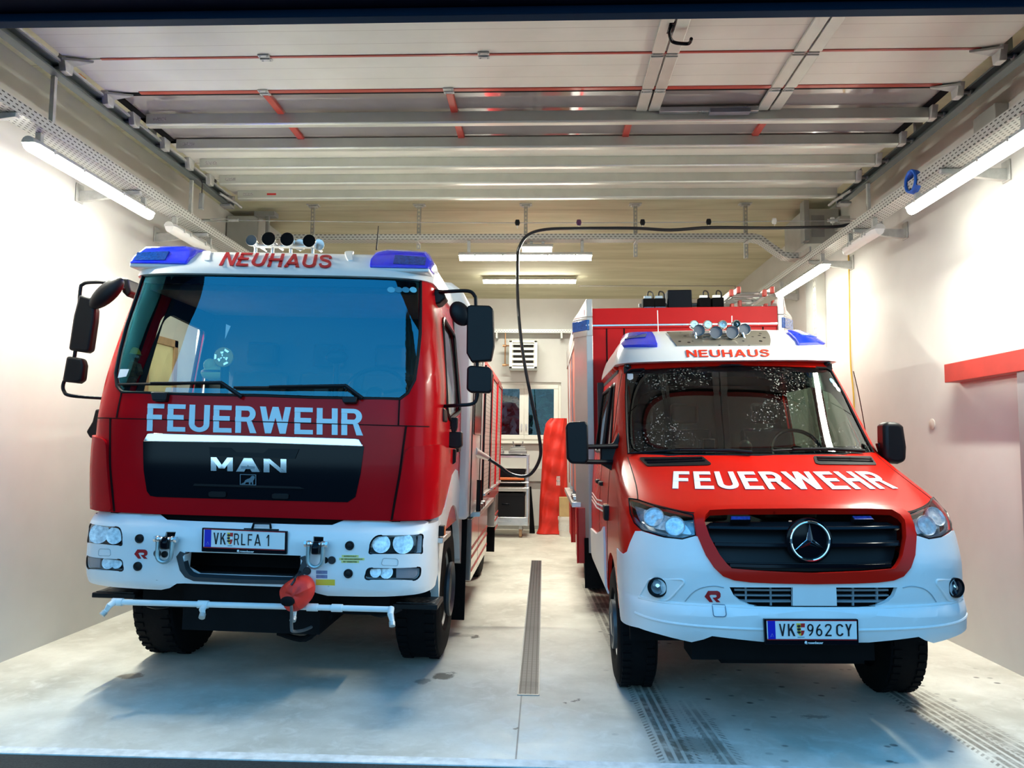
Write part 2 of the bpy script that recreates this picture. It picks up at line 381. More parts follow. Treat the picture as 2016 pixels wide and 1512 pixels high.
class Shell:
    """front of a vehicle: at each height z a super-ellipse outline; parameter q runs 0 (centre line) .. 1 (corner)"""
    def __init__(s, loc, roll, y0, W, D, n):
        s.y0, s.W, s.D, s.n = y0, W, D, n
        s.M = Matrix.Translation(loc) @ Matrix.Rotation(roll, 4, 'Y'); s.I = s.M.inverted()
        t = np.linspace(0, 1, 400); c = 1-(1-t)**3; y = 1-np.maximum(0, 1-c**n)**(1/n)
        L = np.concatenate([[0], np.cumsum(np.hypot(np.diff(c*1.1), np.diff(y*.5)))]); s.c, s.q = c, L/L[-1]; s.yy = y
    def raw(s, q, z):
        a = min(abs(q), 1); c = np.interp(a, s.q, s.c); y = np.interp(a, s.q, s.yy); ex = max(0, abs(q)-1)
        return Vector((math.copysign(s.W(z)*c, q), s.y0(z)+s.D(z)*y+ex, z))
    def pt(s, q, z, off=0.):
        p = s.raw(q, z)
        if off:
            e = .004; a = s.raw(q+e, z)-s.raw(q-e, z); b = s.raw(q, z+e)-s.raw(q, z-e); n = a.cross(b).normalized()
            p = p+n*off
        return p
    def hit(s, u, v):
        d = s.I.to_3x3() @ Vector(ray(u, v)); o = s.I @ Vector(CO)
        def g(t):
            p = o+d*t; W = s.W(p.z); c = abs(p.x)/W
            f = s.y0(p.z)+s.D(p.z)*(1-(1-c**s.n)**(1/s.n)) if c < 1 else 99
            return p.y-f
        lo, hi = None, None; t = 3.5; pg = g(t)
        while t < 9:
            t2 = t+.02; g2 = g(t2)
            if pg < 0 <= g2: lo, hi = t, t2; break
            t, pg = t2, g2
        if lo is None:      # passes beside the shell: nearest point of the corner
            p = o+d*5.0; return Vector((math.copysign(1, p.x), p.z))
        for _ in range(30):
            m = (lo+hi)/2
            if g(m) < 0: lo = m
            else: hi = m
        p = o+d*hi; c = min(abs(p.x)/s.W(p.z), 1)
        q = float(np.interp(c, s.c, s.q))
        if c > .9995: q = 1.0
        return Vector((math.copysign(q, p.x), p.z))
    def px(s, pts): return [s.hit(*p) for p in pts]
    def loc(s, u, v, y):
        """point of the pixel ray at local depth y"""
        d = s.I.to_3x3() @ Vector(ray(u, v)); o = s.I @ Vector(CO); return o+d*((y-o.y)/d.y)
    def locx(s, u, v, x):
        d = s.I.to_3x3() @ Vector(ray(u, v)); o = s.I @ Vector(CO); return o+d*((x-o.x)/d.x)
QC = [i/24 for i in range(-24, 25)]+[-.97, .97, -.985, .985]
def zc(a, b, st=.04): return [a+i*st for i in range(1, int((b-a)/st)+1)]
def mir(poly): return [Vector((-p[0], p[1])) for p in poly[::-1]]
def copy_tree(o, parent=None, kids=None):
    c = o.copy(); COL.objects.link(c)
    if parent: c.parent = parent
    for ch in [x for x in COL.objects if x.parent == o]: copy_tree(ch, c)
    return c
# ============================================================ THE SETTING
XL, XR, YF, YB, ZC = -4.0, 3.48, 4.11, 15.2, 4.55
def concrete_floor():
    m = MT('polished_concrete'); X, Y, Z = m.xyz()
    n1 = m.noise(1.1, 5., .62); n2 = m.noise(7., 4., .65, dist=.6); n3 = m.noise(60., 2.)
    c = m.mix(m.rng(n1, .34, .66), (.50, .475, .40), (.78, .755, .665))
    c = m.mix(m.rng(n2, .50, .72, 0, .55), c, (.82, .80, .73))
    c = m.mix(m.rng(n3, .60, .80, 0, .35), c, (.42, .40, .34))
    def line(x0, y0, k):      # distance across a track that leans k metres per metre of depth
        return m.ma('SUBTRACT', X, m.ma('ADD', m.ma('MULTIPLY', m.ma('SUBTRACT', Y, y0), k), x0))
    grit = m.rng(m.noise(9., 4., .7), .30, .55)
    for x0, k, wd, ya, yb, st in ((.72, -.03, .125, 3.9, 9.5, .85), (.98, -.055, .085, 3.9, 5.2, .65), (2.47, -.06, .13, 3.9, 5.9, .85), (2.66, -.10, .09, 3.9, 5.9, .7)):
        d = line(x0, 4.2, k); a = m.ma('ABSOLUTE', d)
        band = m.rng(a, wd*.86, wd*1.02, 1, 0)
        gro = m.rng(m.ma('SINE', m.ma('MULTIPLY', d, 6.2832/.052)), -.75, -.1)
        lug = m.rng(m.ma('SINE', m.ma('MULTIPLY', m.ma('ADD', Y, m.ma('MULTIPLY', a, .9)), 6.2832/.042)), -.4, .4)
        edge = m.rng(a, wd*.55, wd*.62)
        pat = m.ma('MULTIPLY', gro, m.ma('ADD', m.ma('MULTIPLY', edge, lug), m.ma('SUBTRACT', 1.0, edge)))
        along = m.ma('MULTIPLY', m.rng(Y, ya, ya+.1), m.rng(Y, yb-.4, yb, 1, 0))
        f = m.ma('MULTIPLY', m.ma('MULTIPLY', band, pat), m.ma('MULTIPLY', m.ma('MULTIPLY', grit, along), st))
        c = m.mix(f, c, (.13, .115, .09))
        c = m.mix(m.ma('MULTIPLY', m.ma('MULTIPLY', m.rng(a, wd*.9, wd*1.6, 1, 0), along), .22*st), c, (.22, .19, .15))
    wob = m.ma('MULTIPLY', m.ma('SUBTRACT', m.noise(9., 5., .7), .5), .20)
    for cx, cy, rx, ry, st, colr in ((-2.88, 5.42, .085, .07, .75, (.20, .15, .10)), (-.70, 5.58, .075, .10, .85, (.055, .055, .045)), (-.83, 5.44, .06, .06, .6, (.15, .14, .11)), (-.57, 6.72, .035, .06, .9, (.06, .055, .045)), (-.68, 6.74, .12, .05, .4, (.2, .17, .13)), (.64, 8.1, .07, .16, .7, (.10, .09, .07)), (.58, 8.9, .05, .2, .6, (.10, .09, .07)), (1.66, 4.92, .10, .03, .5, (.1, .09, .07)), (.86, 4.42, .16, .13, .55, (.12, .10, .07)), (2.31, 5.05, .05, .03, .8, (.08, .07, .06)), (2.36, 5.2, .06, .02, .8, (.08, .07, .06)), (.22, 5.12, .02, .02, .9, (.06, .05, .05)), (.14, 5.06, .014, .02, .9, (.06, .05, .05)), (-.15, 4.60, .014, .014, .9, (.05, .05, .05))):
        dx = m.ma('DIVIDE', m.ma('ADD', m.ma('SUBTRACT', X, cx), wob), rx); dy = m.ma('DIVIDE', m.ma('ADD', m.ma('SUBTRACT', Y, cy), wob), ry)
        r = m.ma('ADD', m.ma('MULTIPLY', dx, dx), m.ma('MULTIPLY', dy, dy))
        c = m.mix(m.rng(r, .55, 1.1, st, 0), c, colr)
    # scattered drips in the van's lane
    vo = m.n('ShaderNodeTexVoronoi'); mp = m.n('ShaderNodeMapping'); m.set(mp.inputs[0], m.pos()); mp.inputs['Scale'].default_value = (6., 7.5, 1); m.set(vo.inputs['Vector'], mp.outputs[0]); vo.inputs['Scale'].default_value = 1.0
    lane = m.ma('MULTIPLY', m.rng(X, .25, .6), m.rng(m.noise(1.7, 2.), .42, .56))
    c = m.mix(m.ma('MULTIPLY', m.rng(vo.outputs['Distance'], .10, .16, .85, 0), lane), c, (.075, .07, .06))
    seam = m.ma('MULTIPLY', m.rng(m.ma('ABSOLUTE', m.ma('SUBTRACT', X, -.135)), .003, .006, .8, 0), m.rng(Y, 5.18, 5.2, 1, 0))
    c = m.mix(seam, c, (.06, .06, .06))
    m.p(Base_Color=c, Roughness=m.rng(n2, .3, .7, .42, .62), Specular_IOR_Level=.45); m.bump(n2, .06, .004)
    return m.m
def structure(o, label=None): o['kind'] = 'structure'; return tagp(o, label)
FLOOR = concrete_floor()
structure(B().bb((XL-.25, YF+.05, -.25), (XR+.25, YB+.3, 0)).done('floor', FLOOR, smooth=False), 'pale stained concrete garage floor with tyre tracks')
lip = MT('bare_concrete_edge'); lc = lip.mix(lip.rng(lip.noise(14., 4.), .35, .7), (.62, .61, .57), (.86, .85, .81)); lip.p(Base_Color=lc, Roughness=.8); lip.bump(lip.noise(40.), .4, .006)
structure(B().bb((XL-.25, YF-.04, -.25), (XR+.25, YF+.05, .002)).done('trim_1', lip.m, smooth=False), 'rough pale concrete edge of the floor slab at the doorway')
asp = MT('wet_asphalt'); ac = asp.mix(asp.rng(asp.noise(90., 4., .7), .35, .7), (.003, .007, .009), (.022, .032, .032)); asp.p(Base_Color=ac, Roughness=.75); asp.bump(asp.noise(120.), .8, .008)
structure(B().bb((-30, -40, -.3), (30, YF-.041, -.004)).done('ground', asp.m, smooth=False), 'dark asphalt apron outside the door')
wallm = MT('white_plaster'); wn = wallm.noise(1.6, 4.); wallm.p(Base_Color=wallm.mix(wallm.rng(wn, .35, .65), (.62, .615, .585), (.67, .665, .63)), Roughness=.75); wallm.bump(wallm.noise(160., 2.), .10, .002)
WALLM = wallm.m
structure(B().bb((XL-.25, YF, -.2), (XL, YB+.3, ZC+.1)).done('wall_left', WALLM, smooth=False), 'white plastered left wall of the garage')
structure(B().bb((XR, YF, -.2), (XR+.25, YB+.3, ZC+.1)).done('wall_right', WALLM, smooth=False), 'white plastered right wall of the garage')
WX0, WX1, WZ0, WZ1 = -1.12, .34, 1.70, 2.88
b = B()
for a, c in (((XL, WZ1), (XR, ZC)), ((XL, 0), (XR, WZ0)), ((XL, WZ0), (WX0, WZ1)), ((WX1, WZ0), (XR, WZ1))): b.bb((a[0], YB, a[1]), (c[0], YB+.28, c[1]))
structure(b.done('wall_back', WALLM, smooth=False), 'white back wall with a window and a heater')
cm = MT('board_marked_concrete'); s1 = cm.noise(1.3, 5., .6, (.35, 2.0, 1), .4); s2 = cm.noise(4., 5., .7, (.22, 3.4, 1), .5); X, Y, Z = cm.xyz()
cc = cm.mix(cm.rng(s1, .34, .66), (.54, .53, .35), (.74, .73, .54)); cc = cm.mix(cm.rng(s2, .56, .75, 0, .55), cc, (.40, .38, .25))
bd = cm.ma('ABSOLUTE', cm.ma('SUBTRACT', cm.ma('FRACT', cm.ma('DIVIDE', Y, 1.25)), .5)); cc = cm.mix(cm.rng(bd, .003, .009, .5, 0), cc, (.24, .20, .12))
cm.p(Base_Color=cc, Roughness=.8); cm.bump(s2, .08, .004)
structure(B().bb((XL-.25, YF, ZC), (XR+.25, YB+.3, ZC+.25)).done('ceiling', cm.m, smooth=False), 'raw concrete ceiling of the garage')
# facade around the doorway, seen from below at the top of the photograph
fac = pbr('dark_blue_facade', (.0015, .004, .016), .8, var=.15, scale=3., spec=.05)
b = B(); b.bb((-9, 3.80, 4.035), (9, 4.109, 6.5)); b.bb((-9, 3.8, -.2), (-3.62, 4.11, 4.03)); b.bb((3.22, 3.8, -.2), (9, 4.11, 4.03))
structure(b.done('wall_front', fac, smooth=False), 'dark facade and lintel around the open garage door')
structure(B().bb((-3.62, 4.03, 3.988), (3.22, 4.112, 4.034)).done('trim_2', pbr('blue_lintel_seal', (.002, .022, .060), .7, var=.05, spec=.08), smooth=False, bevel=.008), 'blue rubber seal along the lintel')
structure(B().bb((XL, YB-.012, 0), (XR, YB, .07)).done('baseboard_back', pbr('grey_skirting', (.36, .35, .32), .6), smooth=False), 'grey skirting of the back wall')
# ---- window in the back wall
win = thing('window_1', 'white two-sash window in the back wall', 'window', ((WX0+WX1)/2, YB+.1, WZ0), world=True); win['kind'] = 'structure'; del win['category']
b = B(); t = .07
for a, c in (((WX0, WZ1-t), (WX1, WZ1)), ((WX0, WZ0), (WX1, WZ0+t)), ((WX0, WZ0+t), (WX0+t, WZ1-t)), ((WX1-t, WZ0+t), (WX1, WZ1-t))): b.bb((a[0], YB+.06, a[1]), (c[0], YB+.14, c[1]))
b.done('window_frame', WFRAME, win, bevel=.006)
xm = (WX0+WX1)/2
for x0, x1 in ((WX0+.05, xm), (xm, WX1-.05)):
    b = B(); z0, z1 = WZ0+.05, WZ1-.05
    for a, c in (((x0, z1-.085), (x1, z1)), ((x0, z0), (x1, z0+.085)), ((x0, z0+.085), (x0+.09, z1-.085)), ((x1-.09, z0+.085), (x1, z1-.085))): b.bb((a[0], YB+.03, a[1]), (c[0], YB+.10, c[1]))
    sh = b.done('sash', WFRAME, win, bevel=.008)
    B().bb((x0+.08, YB+.06, z0+.08), (x1-.08, YB+.072, z1-.08)).done('pane', GLASSW, sh, smooth=False)
    hx = x1-.045 if x1 < xm+.01 else x0+.045
    B().bb((hx-.012, YB+.015, z0+.24), (hx+.012, YB+.03, z0+.30)).bb((hx-.009, YB-.005, z0+.17), (hx+.009, YB+.02, z0+.28)).done('handle', ALU, sh, bevel=.004)
B().bb((WX0-.03, YB-.10, WZ0-.04), (WX1+.03, YB+.08, WZ0-.002)).done('window_sill', WFRAME, win, bevel=.008)
# unseen slab added to block the sky's reflection in the truck's windscreen
structure(B().bb((-40, -.5, -.2), (-6.0, .2, 16)).done('wall_sky_blocker', fac, smooth=False), 'unseen dark wall added to block the sky reflection in the truck windscreen')
# trees outside the back window and across the street (the latter only mirrored in the glass)
leafm = MT('dark_leaves'); leafm.p(Base_Color=leafm.mix(leafm.rng(leafm.noise(3.), .35, .65), (.004, .016, .010), (.014, .050, .026)), Roughness=.7)
leafr = MT('purple_brown_leaves'); leafr.p(Base_Color=leafr.mix(leafr.rng(leafr.noise(4.), .35, .65), (.014, .009, .010), (.045, .022, .027)), Roughness=.7)
BARK = pbr('bark', (.03, .022, .016), .9, bump=.5)
def tree(name, label, x, y, h, r, mat, nleaf=1600, size=.16, z0=.6, grp=None):
    t = thing(name, label, 'tree', (x, y, 0), group=grp)
    B().tube([(0, 0, -.1), (.05, 0, h*.3), (-.04, .05, h*.62), (0, 0, h*.85)], [r*.12, r*.10, r*.06, .02], 8).done('trunk', BARK, t)
    b = B(); rr = random.Random(int(x*10+y*7))
    for i in range(nleaf):
        a = rr.random()*6.283; zz = rr.random(); k = (rr.random()**.45)*r*(.35+.65*math.sin(math.pi*min(1, .12+zz*.88)))
        p = Vector((k*math.cos(a), k*math.sin(a), z0+zz*(h-z0))); d = Vector((rr.gauss(0, 1), rr.gauss(0, 1), rr.gauss(0, 1))).normalized(); e = d.cross(Vector((rr.gauss(0, 1), rr.gauss(0, 1), .3))).normalized(); s = size*(.6+rr.random()*.8)
        b.add([p-d*s, p+e*s*.45, p+d*s, p-e*s*.45], [(0, 1, 2, 3)])
    for k in range(5): b.ell((r*.28*math.cos(k*1.3), r*.28*math.sin(k*1.3), z0+(h-z0)*(.18+.16*k)), (r*.62, r*.62, (h-z0)*.16), None, 10, 6)
    b.done('foliage', mat, t, smooth=False, kind='stuff'); return t
tree('tree', 'purple-brown bushy tree outside the left sash of the back window', -1.15, 18.2, 4.2, .85, leafr, 2600)
tree('tree', 'dark green tree outside the right sash of the back window', .62, 18.6, 4.6, .80, leafm, 3200)
tree('tree', 'dark green tree low behind the other two outside the back window', -.5, 24.5, 7.0, 3.4, leafm, 4200, .34, .1)
tree('tree', 'tall conifer across the street mirrored in the red truck windscreen', 10.4, -12.0, 20.0, 4.8, leafm, 4600, .75, .6)
# ---- grey sliding door on the right wall
dr = thing('door_1', 'grey sliding door on the right wall', 'door', (3.42, 5.0, 0), world=True); dr['kind'] = 'structure'; del dr['category']
B().bb((3.38, 4.35, .02), (3.44, 5.63, 2.23)).done('door_leaf', pbr('grey_door_sheet', (.36, .36, .37), .45, .3, var=.05), dr, bevel=.006)
B().bb((3.375, 5.20, 1.72), (3.379, 5.36, 1.88)).done('sticker', LETR, dr, smooth=False)
rc = B().prism([(3.36, 4.3, 2.19), (3.36, 6.58, 2.19), (3.36, 6.58, 2.345), (3.36, 4.3, 2.345)], (.12, 0, 0))
tagp(rc.done('rail_cover', pbr('red_rail_cover', (.46, .028, .018), .45, var=.12, scale=5.), bevel=.004), 'red metal cover over the sliding-door rail on the right wall', 'rail cover')
tagp(B().lathe([(.048, 0), (.048, .008), (.042, .012), (0, .012)], PX(1836, 835, XR), (-1, 0, 0)).done('socket_cover', pbr('ivory_plastic', (.62, .55, .48), .5)), 'small round blank cover on the right wall beside the van mirror', 'cover')
# ---- framed hatch in the left wall, seen through the truck's side window
d2 = thing('window_2', 'wood-framed hatch high in the left wall', 'window', (-3.98, 7.8, 1.9), world=True); d2['kind'] = 'structure'; del d2['category']
WOODF = pbr('tan_wood_frame', (.42, .25, .12), .5, var=.12, scale=20)
B().bb((XL, 7.48, 1.95), (XL+.03, 7.56, 2.73)).bb((XL, 8.07, 1.95), (XL+.03, 8.15, 2.73)).bb((XL, 7.48, 2.65), (XL+.03, 8.15, 2.73)).bb((XL, 7.48, 1.9), (XL+.04, 8.15, 1.97)).done('hatch_frame', WOODF, d2, smooth=False, bevel=.004)
B().bb((XL, 7.56, 1.97), (XL+.012, 8.07, 2.65)).done('hatch_leaf', pbr('cream_door_leaf', (.74, .66, .36), .5), d2, smooth=False)
# ---- drain channel
dm = MT('drain_grate_steel'); X, Y, Z = dm.xyz()
g = dm.rng(dm.ma('SINE', dm.ma('MULTIPLY', Y, 6.2832/.030)), -.25, .25); g2 = dm.rng(dm.ma('SINE', dm.ma('MULTIPLY', X, 6.2832/.034)), -.85, -.6)
dm.p(Base_Color=dm.mix(dm.ma('MULTIPLY', g, g2), (.012, .013, .014), (.13, .14, .15)), Roughness=.45, Metallic=.5)
dr0 = thing('floor_drain', 'long dark slotted drain channel in the concrete between the two vehicles', 'drain', (-.1, 8, 0), world=True)
B().bb((-.155, 5.21, -.02), (-.025, 11.09, .003)).done('grate', dm.m, dr0, smooth=False)
B().bb((-.163, 5.20, -.02), (-.155, 11.1, .0045)).bb((-.025, 5.20, -.02), (-.017, 11.1, .0045)).bb((-.163, 5.195, -.02), (-.017, 5.21, .0045)).bb((-.163, 11.09, -.02), (-.017, 11.1, .0045)).done('channel_edge', STEELD, dr0, smooth=False)

# ============================================================ OVERHEAD SECTIONAL DOOR
DX0, DX1, DZ = -3.40, 3.06, 4.34
def ribbed():
    m = MT('ribbed_door_sheet'); X, Y, Z = m.xyz(); f = m.ma('FRACT', m.ma('DIVIDE', m.ma('SUBTRACT', Y, 4.64), .166))
    g = m.rng(m.ma('ABSOLUTE', m.ma('SUBTRACT', f, .5)), .488, .497)
    n = m.noise(2.5, 3.); m.p(Base_Color=m.mix(g, m.mix(m.rng(n, .35, .65), (.69, .69, .61), (.75, .75, .67)), (.36, .33, .28)), Roughness=.36)
    m.bump(m.noise(3., 2., .5, (1., 8., 1)), .05, .02); return m.m
RIB = ribbed()
door = thing('sectional_door', 'open overhead sectional garage door lying flat under the ceiling', 'garage door', (-.2, 4.4, DZ), world=True)
seams = [4.62, 5.135, 5.665, 6.17, 6.66, 7.16, 7.62, 8.12]
edges = [4.31]+seams[1:]
def pn(y0, y1): return B().bb((DX0, y0+.008, DZ), (DX1, y1-.008, DZ+.04))
pn(4.31, 5.135).done('door_panel', RIB, door, smooth=False, bevel=.004)
pn(5.135, 5.665).done('door_panel', RIB, door, smooth=False, bevel=.004)
for y0, y1 in ((6.66, 7.16), (7.16, 7.62), (7.62, 8.12)): pn(y0, y1).done('door_panel', DOORP, door, smooth=False, bevel=.004)
for y, wd in ((5.135, .016), (5.665, .03)):
    b = B().bb((DX0+.25, y-wd, DZ-.006), (DX1-.12, y+wd*.6, DZ+.01)); b.done('section_seam', SEAL_R, door, bevel=.003)
PANE = pbr('door_acrylic_pane', (.26, .235, .23), .07, var=.1, scale=2., spec=1.0, coat=.6)
for y0, y1, mull in ((5.665, 6.17, (-2.17, -.74)), (6.17, 6.66, (-2.17, -.74, .70, 1.82))):
    b = B(); b.bb((DX0, y0, DZ), (DX1, y0+.05, DZ+.04)).bb((DX0, y1-.05, DZ), (DX1, y1, DZ+.04)).bb((DX0, y0, DZ), (DX0+.06, y1, DZ+.04)).bb((DX1-.06, y0, DZ), (DX1, y1, DZ+.04))
    wf = b.done('glazed_section', DARK, door, smooth=False)
    B().bb((DX0+.05, y0+.04, DZ+.015), (DX1-.05, y1-.04, DZ+.024)).done('pane', PANE, wf, smooth=False)
    for x in mull: B().bb((x-.028, y0+.03, DZ-.012), (x+.028, y1-.03, DZ+.02)).done('mullion', SEAL_R, wf, bevel=.004)
B().bb((DX0-.02, 4.31, DZ+.041), (DX1+.02, 8.12, DZ+.046)).done('outer_skin', pbr('red_outer_door_skin', (.30, .08, .07), .5), door, smooth=False)
# stiffening beams
for i, y in enumerate((6.075, 6.60, 7.07, 7.52, 7.99)):
    x0, x1 = DX0+.10, DX1-.02
    pr = [(y-.035, DZ), (y-.035, DZ-.085), (y-.022, DZ-.098), (y+.035, DZ-.098), (y+.035, DZ-.09), (y-.015, DZ-.088), (y-.015, DZ)]
    B().prism([(x0, a, c) for a, c in pr], (x1-x0, 0, 0)).done('stiffener', DOORA, door, smooth=False, bevel=.004)
    lb = B().bb((x0+.06, y-.0365, DZ-.062), (x0+.17, y-.036, DZ-.03)); lb.done('label', pbr('printed_tag_%d' % i, (.5, .49, .47), .6, var=.5, scale=90), door, smooth=False)
B().bb((DX0+.42, 7.99-.0365, DZ-.055), (DX0+.52, 7.99-.036, DZ-.035)).done('tag', PLRED, door, smooth=False)
# hinges
def hinge(x, y):
    b = B()
    for dy in (-.026, .026): b.bb((x-.04, y+dy-.018, DZ-.012), (x+.04, y+dy+.018, DZ-.001))
    b.cyl((x-.035, y, DZ-.014), (x+.035, y, DZ-.014), .008)
    for dx in (-.026, .026):
        for dy in (-.03, .03): b.cyl((x+dx, y+dy, DZ-.018), (x+dx, y+dy, DZ-.01), .006, n=6)
    return b.done('hinge', STEEL, door, bevel=.002)
for x in (-1.97, -.43, 1.09, 1.19, 2.05, 2.15): hinge(x if x < 1 else {1.09: .77, 1.19: .87, 2.05: 1.73, 2.15: 1.83}[x], 5.135)
for x in (-2.17, -.74, .77, .87, 1.73, 1.83): hinge(x, 5.665)
# roller brackets along both edges
for sx, x in ((-1, DX0), (1, DX1)):
    for y in (5.135, 5.665, 6.05, 6.57, 7.05, 7.50):
        b = B(); b.prism([(x-sx*.02, y-.06, DZ), (x-sx*.02, y+.06, DZ), (x-sx*.02, y+.045, DZ-.10), (x-sx*.02, y-.03, DZ-.10)], (sx*.05, 0, 0))
        if y < 5.7: b.prism([(x, y-.06, DZ-.01), (x, y+.06, DZ-.01), (x-sx*.20, y, DZ-.01)], (0, 0, -.02))
        b.cyl((x+sx*.02, y, DZ-.06), (x+sx*.10, y, DZ-.06), .012)
        b.cyl((x+sx*.085, y, DZ-.06), (x+sx*.105, y, DZ-.06), .026)
        b.done('roller_bracket', STEEL, door, bevel=.004)
# wicket door frame profiles in the leaf
for x in (.77, .87, 1.73, 1.83):
    B().bb((x-.043, 4.35, DZ-.022), (x+.043, 5.11, DZ)).bb((x-.043, 5.16, DZ-.022), (x+.043, 5.64, DZ)).bb((x-.043, 5.70, DZ-.022), (x+.043, 6.03, DZ)).done('wicket_profile', DOORA, door, smooth=False, bevel=.005)
B().bb((.91, 5.98, DZ-.045), (1.69, 6.035, DZ-.005)).done('threshold_rail', ALU, door, bevel=.004)
B().bb((1.30, 5.955, DZ-.065), (1.62, 6.02, DZ-.03)).done('closer_rail', pbr('blue_grey_closer', (.20, .22, .27), .35, .6), door, bevel=.004)
hb = B(); q = PZ(1322, 78, DZ-.05)
hq = [PZ(u_, v_, zz_) for u_, v_, zz_ in ((1322, 50, DZ-.02), (1318, 62, DZ-.05), (1321, 78, DZ-.07), (1329, 84, DZ-.08), (1345, 86, DZ-.08), (1357, 85, DZ-.08), (1361, 76, DZ-.08))]
hb.box((hq[0].x, hq[0].y+.03, DZ-.012), (.035, .13, .025)).tube(spline(hq, 4), .012)
hb.done('handle', BLACKG, door, bevel=.003)
cl = pbr('orange_warning_label', (.75, .30, .05), .5, var=.2, scale=60)
q = PZ(148, 150, DZ); B().bb((q.x-.05, q.y-.04, DZ-.002), (q.x+.06, q.y+.04, DZ+.002)).done('warning_label', cl, door, smooth=False)
# tracks
for sx, x, lab in ((-1, -3.46, 'left galvanised roller track of the overhead door with strut to the left tray'), (1, 3.15, 'right galvanised roller track of the overhead door beside the blue cable coil')):
    t = thing('door_track', lab, 'door track', (x, 6, 4.25), group='tracks of the overhead door', world=True)
    sec = [(-.035, -.045), (.035, -.045), (.035, -.03), (-.02, -.03), (-.02, .03), (.035, .03), (.035, .045), (-.035, .045)]
    B().prism([(x-sx*a, 4.35, 4.26+c) for a, c in sec], (0, 3.75, 0)).done('rail', pbr('dark_track_steel', (.10, .12, .12), .45, .4), t, smooth=False)
    B().bb((x-.05*(sx < 0)-.0, 4.35, 4.30), (x+.05, 8.12, 4.315)).done('cover_angle', STEEL, t, smooth=False)
    e = B().bb((x-.06, 8.02, 4.19), (x+.06, 8.14, 4.215)).bb((x-.06, 8.12, 4.19), (x+.06, 8.135, 4.33)).cyl((x-sx*.10, 8.0, 4.26), (x+sx*.02, 8.0, 4.26), .03).tube([(x-sx*.05, 7.75, 4.24), (x-sx*.12, 8.05, 4.22), (x-sx*.14, 8.12, 4.20)], .016)
    e.done('end_stop', STEELD, t, bevel=.004)
    for y in ((5.13, 7.27) if sx < 0 else (7.47,)):
        B().bb((x-.015-.02*(sx < 0), y-.015, 3.868 if sx < 0 else 3.828), (x+.015-.02*(sx < 0), y+.015, 4.21)).done('strut', STEEL, t, smooth=False)
    for y in (5.2, 6.45, 7.7): B().bb((x-.03, y-.02, 4.30), (x+.03, y+.02, ZC)).done('ceiling_bracket', STEELD, t, smooth=False)

# ============================================================ CABLE TRAYS, LAMPS, WIRES
def perforated(name, ax):
    m = MT(name); X, Y, Z = m.xyz(); A, Bq = (Y, m.ma('ADD', X, Z)) if ax == 'y' else (X, m.ma('ADD', Y, Z))
    row = m.ma('FLOOR', m.ma('DIVIDE', Bq, .028)); a = m.ma('FRACT', m.ma('ADD', m.ma('DIVIDE', A, .052), m.ma('MULTIPLY', row, .5))); c = m.ma('FRACT', m.ma('DIVIDE', Bq, .028))
    hole = m.ma('MULTIPLY', m.rng(m.ma('ABSOLUTE', m.ma('SUBTRACT', a, .5)), .26, .27, 1, 0), m.rng(m.ma('ABSOLUTE', m.ma('SUBTRACT', c, .5)), .15, .16, 1, 0))
    m.p(Base_Color=m.mix(hole, (.56, .57, .54), (.05, .05, .045)), Roughness=.45, Metallic=m.rng(hole, 0, 1, .35, 0)); return m.m
PERY, PERX = perforated('perforated_tray_lengthwise', 'y'), perforated('perforated_tray_crosswise', 'x')
def u_tray(b, path, w_, h, side):
    """sheet-metal U profile swept along a path of points (bottom inner corner), wide towards 'side' (horizontal vector), 2 mm sheet"""
    side = Vector(side); up = Vector((0, 0, 1)); t = .003
    pr = [(0, h), (0, 0), (w_, 0), (w_, h), (w_-t, h), (w_-t, t), (t, t), (t, h)]
    return b.ring([[Vector(p)+side*a+up*c for a, c in pr] for p in path])
def tray_thing(name, label, loc, grp, path, w_, h, side, mat):
    t = thing(name, label, 'cable tray', loc, group=grp, world=True); u_tray(B(), path, w_, h, side).done('tray', mat, t, smooth=False); return t
lt = tray_thing('cable_tray', 'perforated steel cable tray along the left wall above the lit tube', (-3.55, 8, 3.8), 'cable trays', [(-3.45, 4.2, 3.78), (-3.45, 9.6, 3.78)], .16, .085, (-1, 0, 0), PERY)
rt = tray_thing('cable_tray', 'perforated steel cable tray along the right wall with a blue coil on it', (3.1, 8, 3.75), 'cable trays', [(2.98, 4.2, 3.75), (2.98, 13.8, 3.75)], .16, .075, (1, 0, 0), PERY)
def arm(t, x0, x1, y, z):
    s = 1 if x1 > x0 else -1; x1 -= s*.003; x0 += s*.004
    b = B().bb((x1-s*.012, y-.05, z-.10), (x1, y+.05, z+.06)).prism([(x1, y-.02, z), (x0, y-.02, z), (x0, y-.02, z-.03), (x1-s*.06, y-.02, z-.09), (x1, y-.02, z-.09)], (0, .04, 0))
    b.done('wall_bracket', STEEL, t, bevel=.003)
for y in (4.75, 6.3, 7.62, 9.2): arm(lt, -3.45, XL, y, 3.775)
for y in (5.8, 7.43, 8.72, 10.6, 12.3): arm(rt, 2.98, XR, y, 3.745)
ct = tray_thing('cable_tray', 'perforated steel cable tray crossing under the ceiling with a bend at its right end', (-.2, 9.2, 4.1), 'cable trays', [(-3.4, 8.94, 4.065), (2.43, 8.94, 4.065), (2.53, 8.94, 4.045), (2.79, 8.94, 3.85), (2.88, 8.94, 3.832), (2.97, 8.94, 3.832)], .17, .065, (0, 1, 0), PERX)
B().tube(spline([(2.95, 8.92, 3.866), (2.965, 8.80, 3.862), (2.97, 8.62, 3.86)], 5), .05, sec=[(-.02, -.03), (.0, -.03), (.0, .03), (-.02, .03)]).done('corner_piece', STEEL, ct)
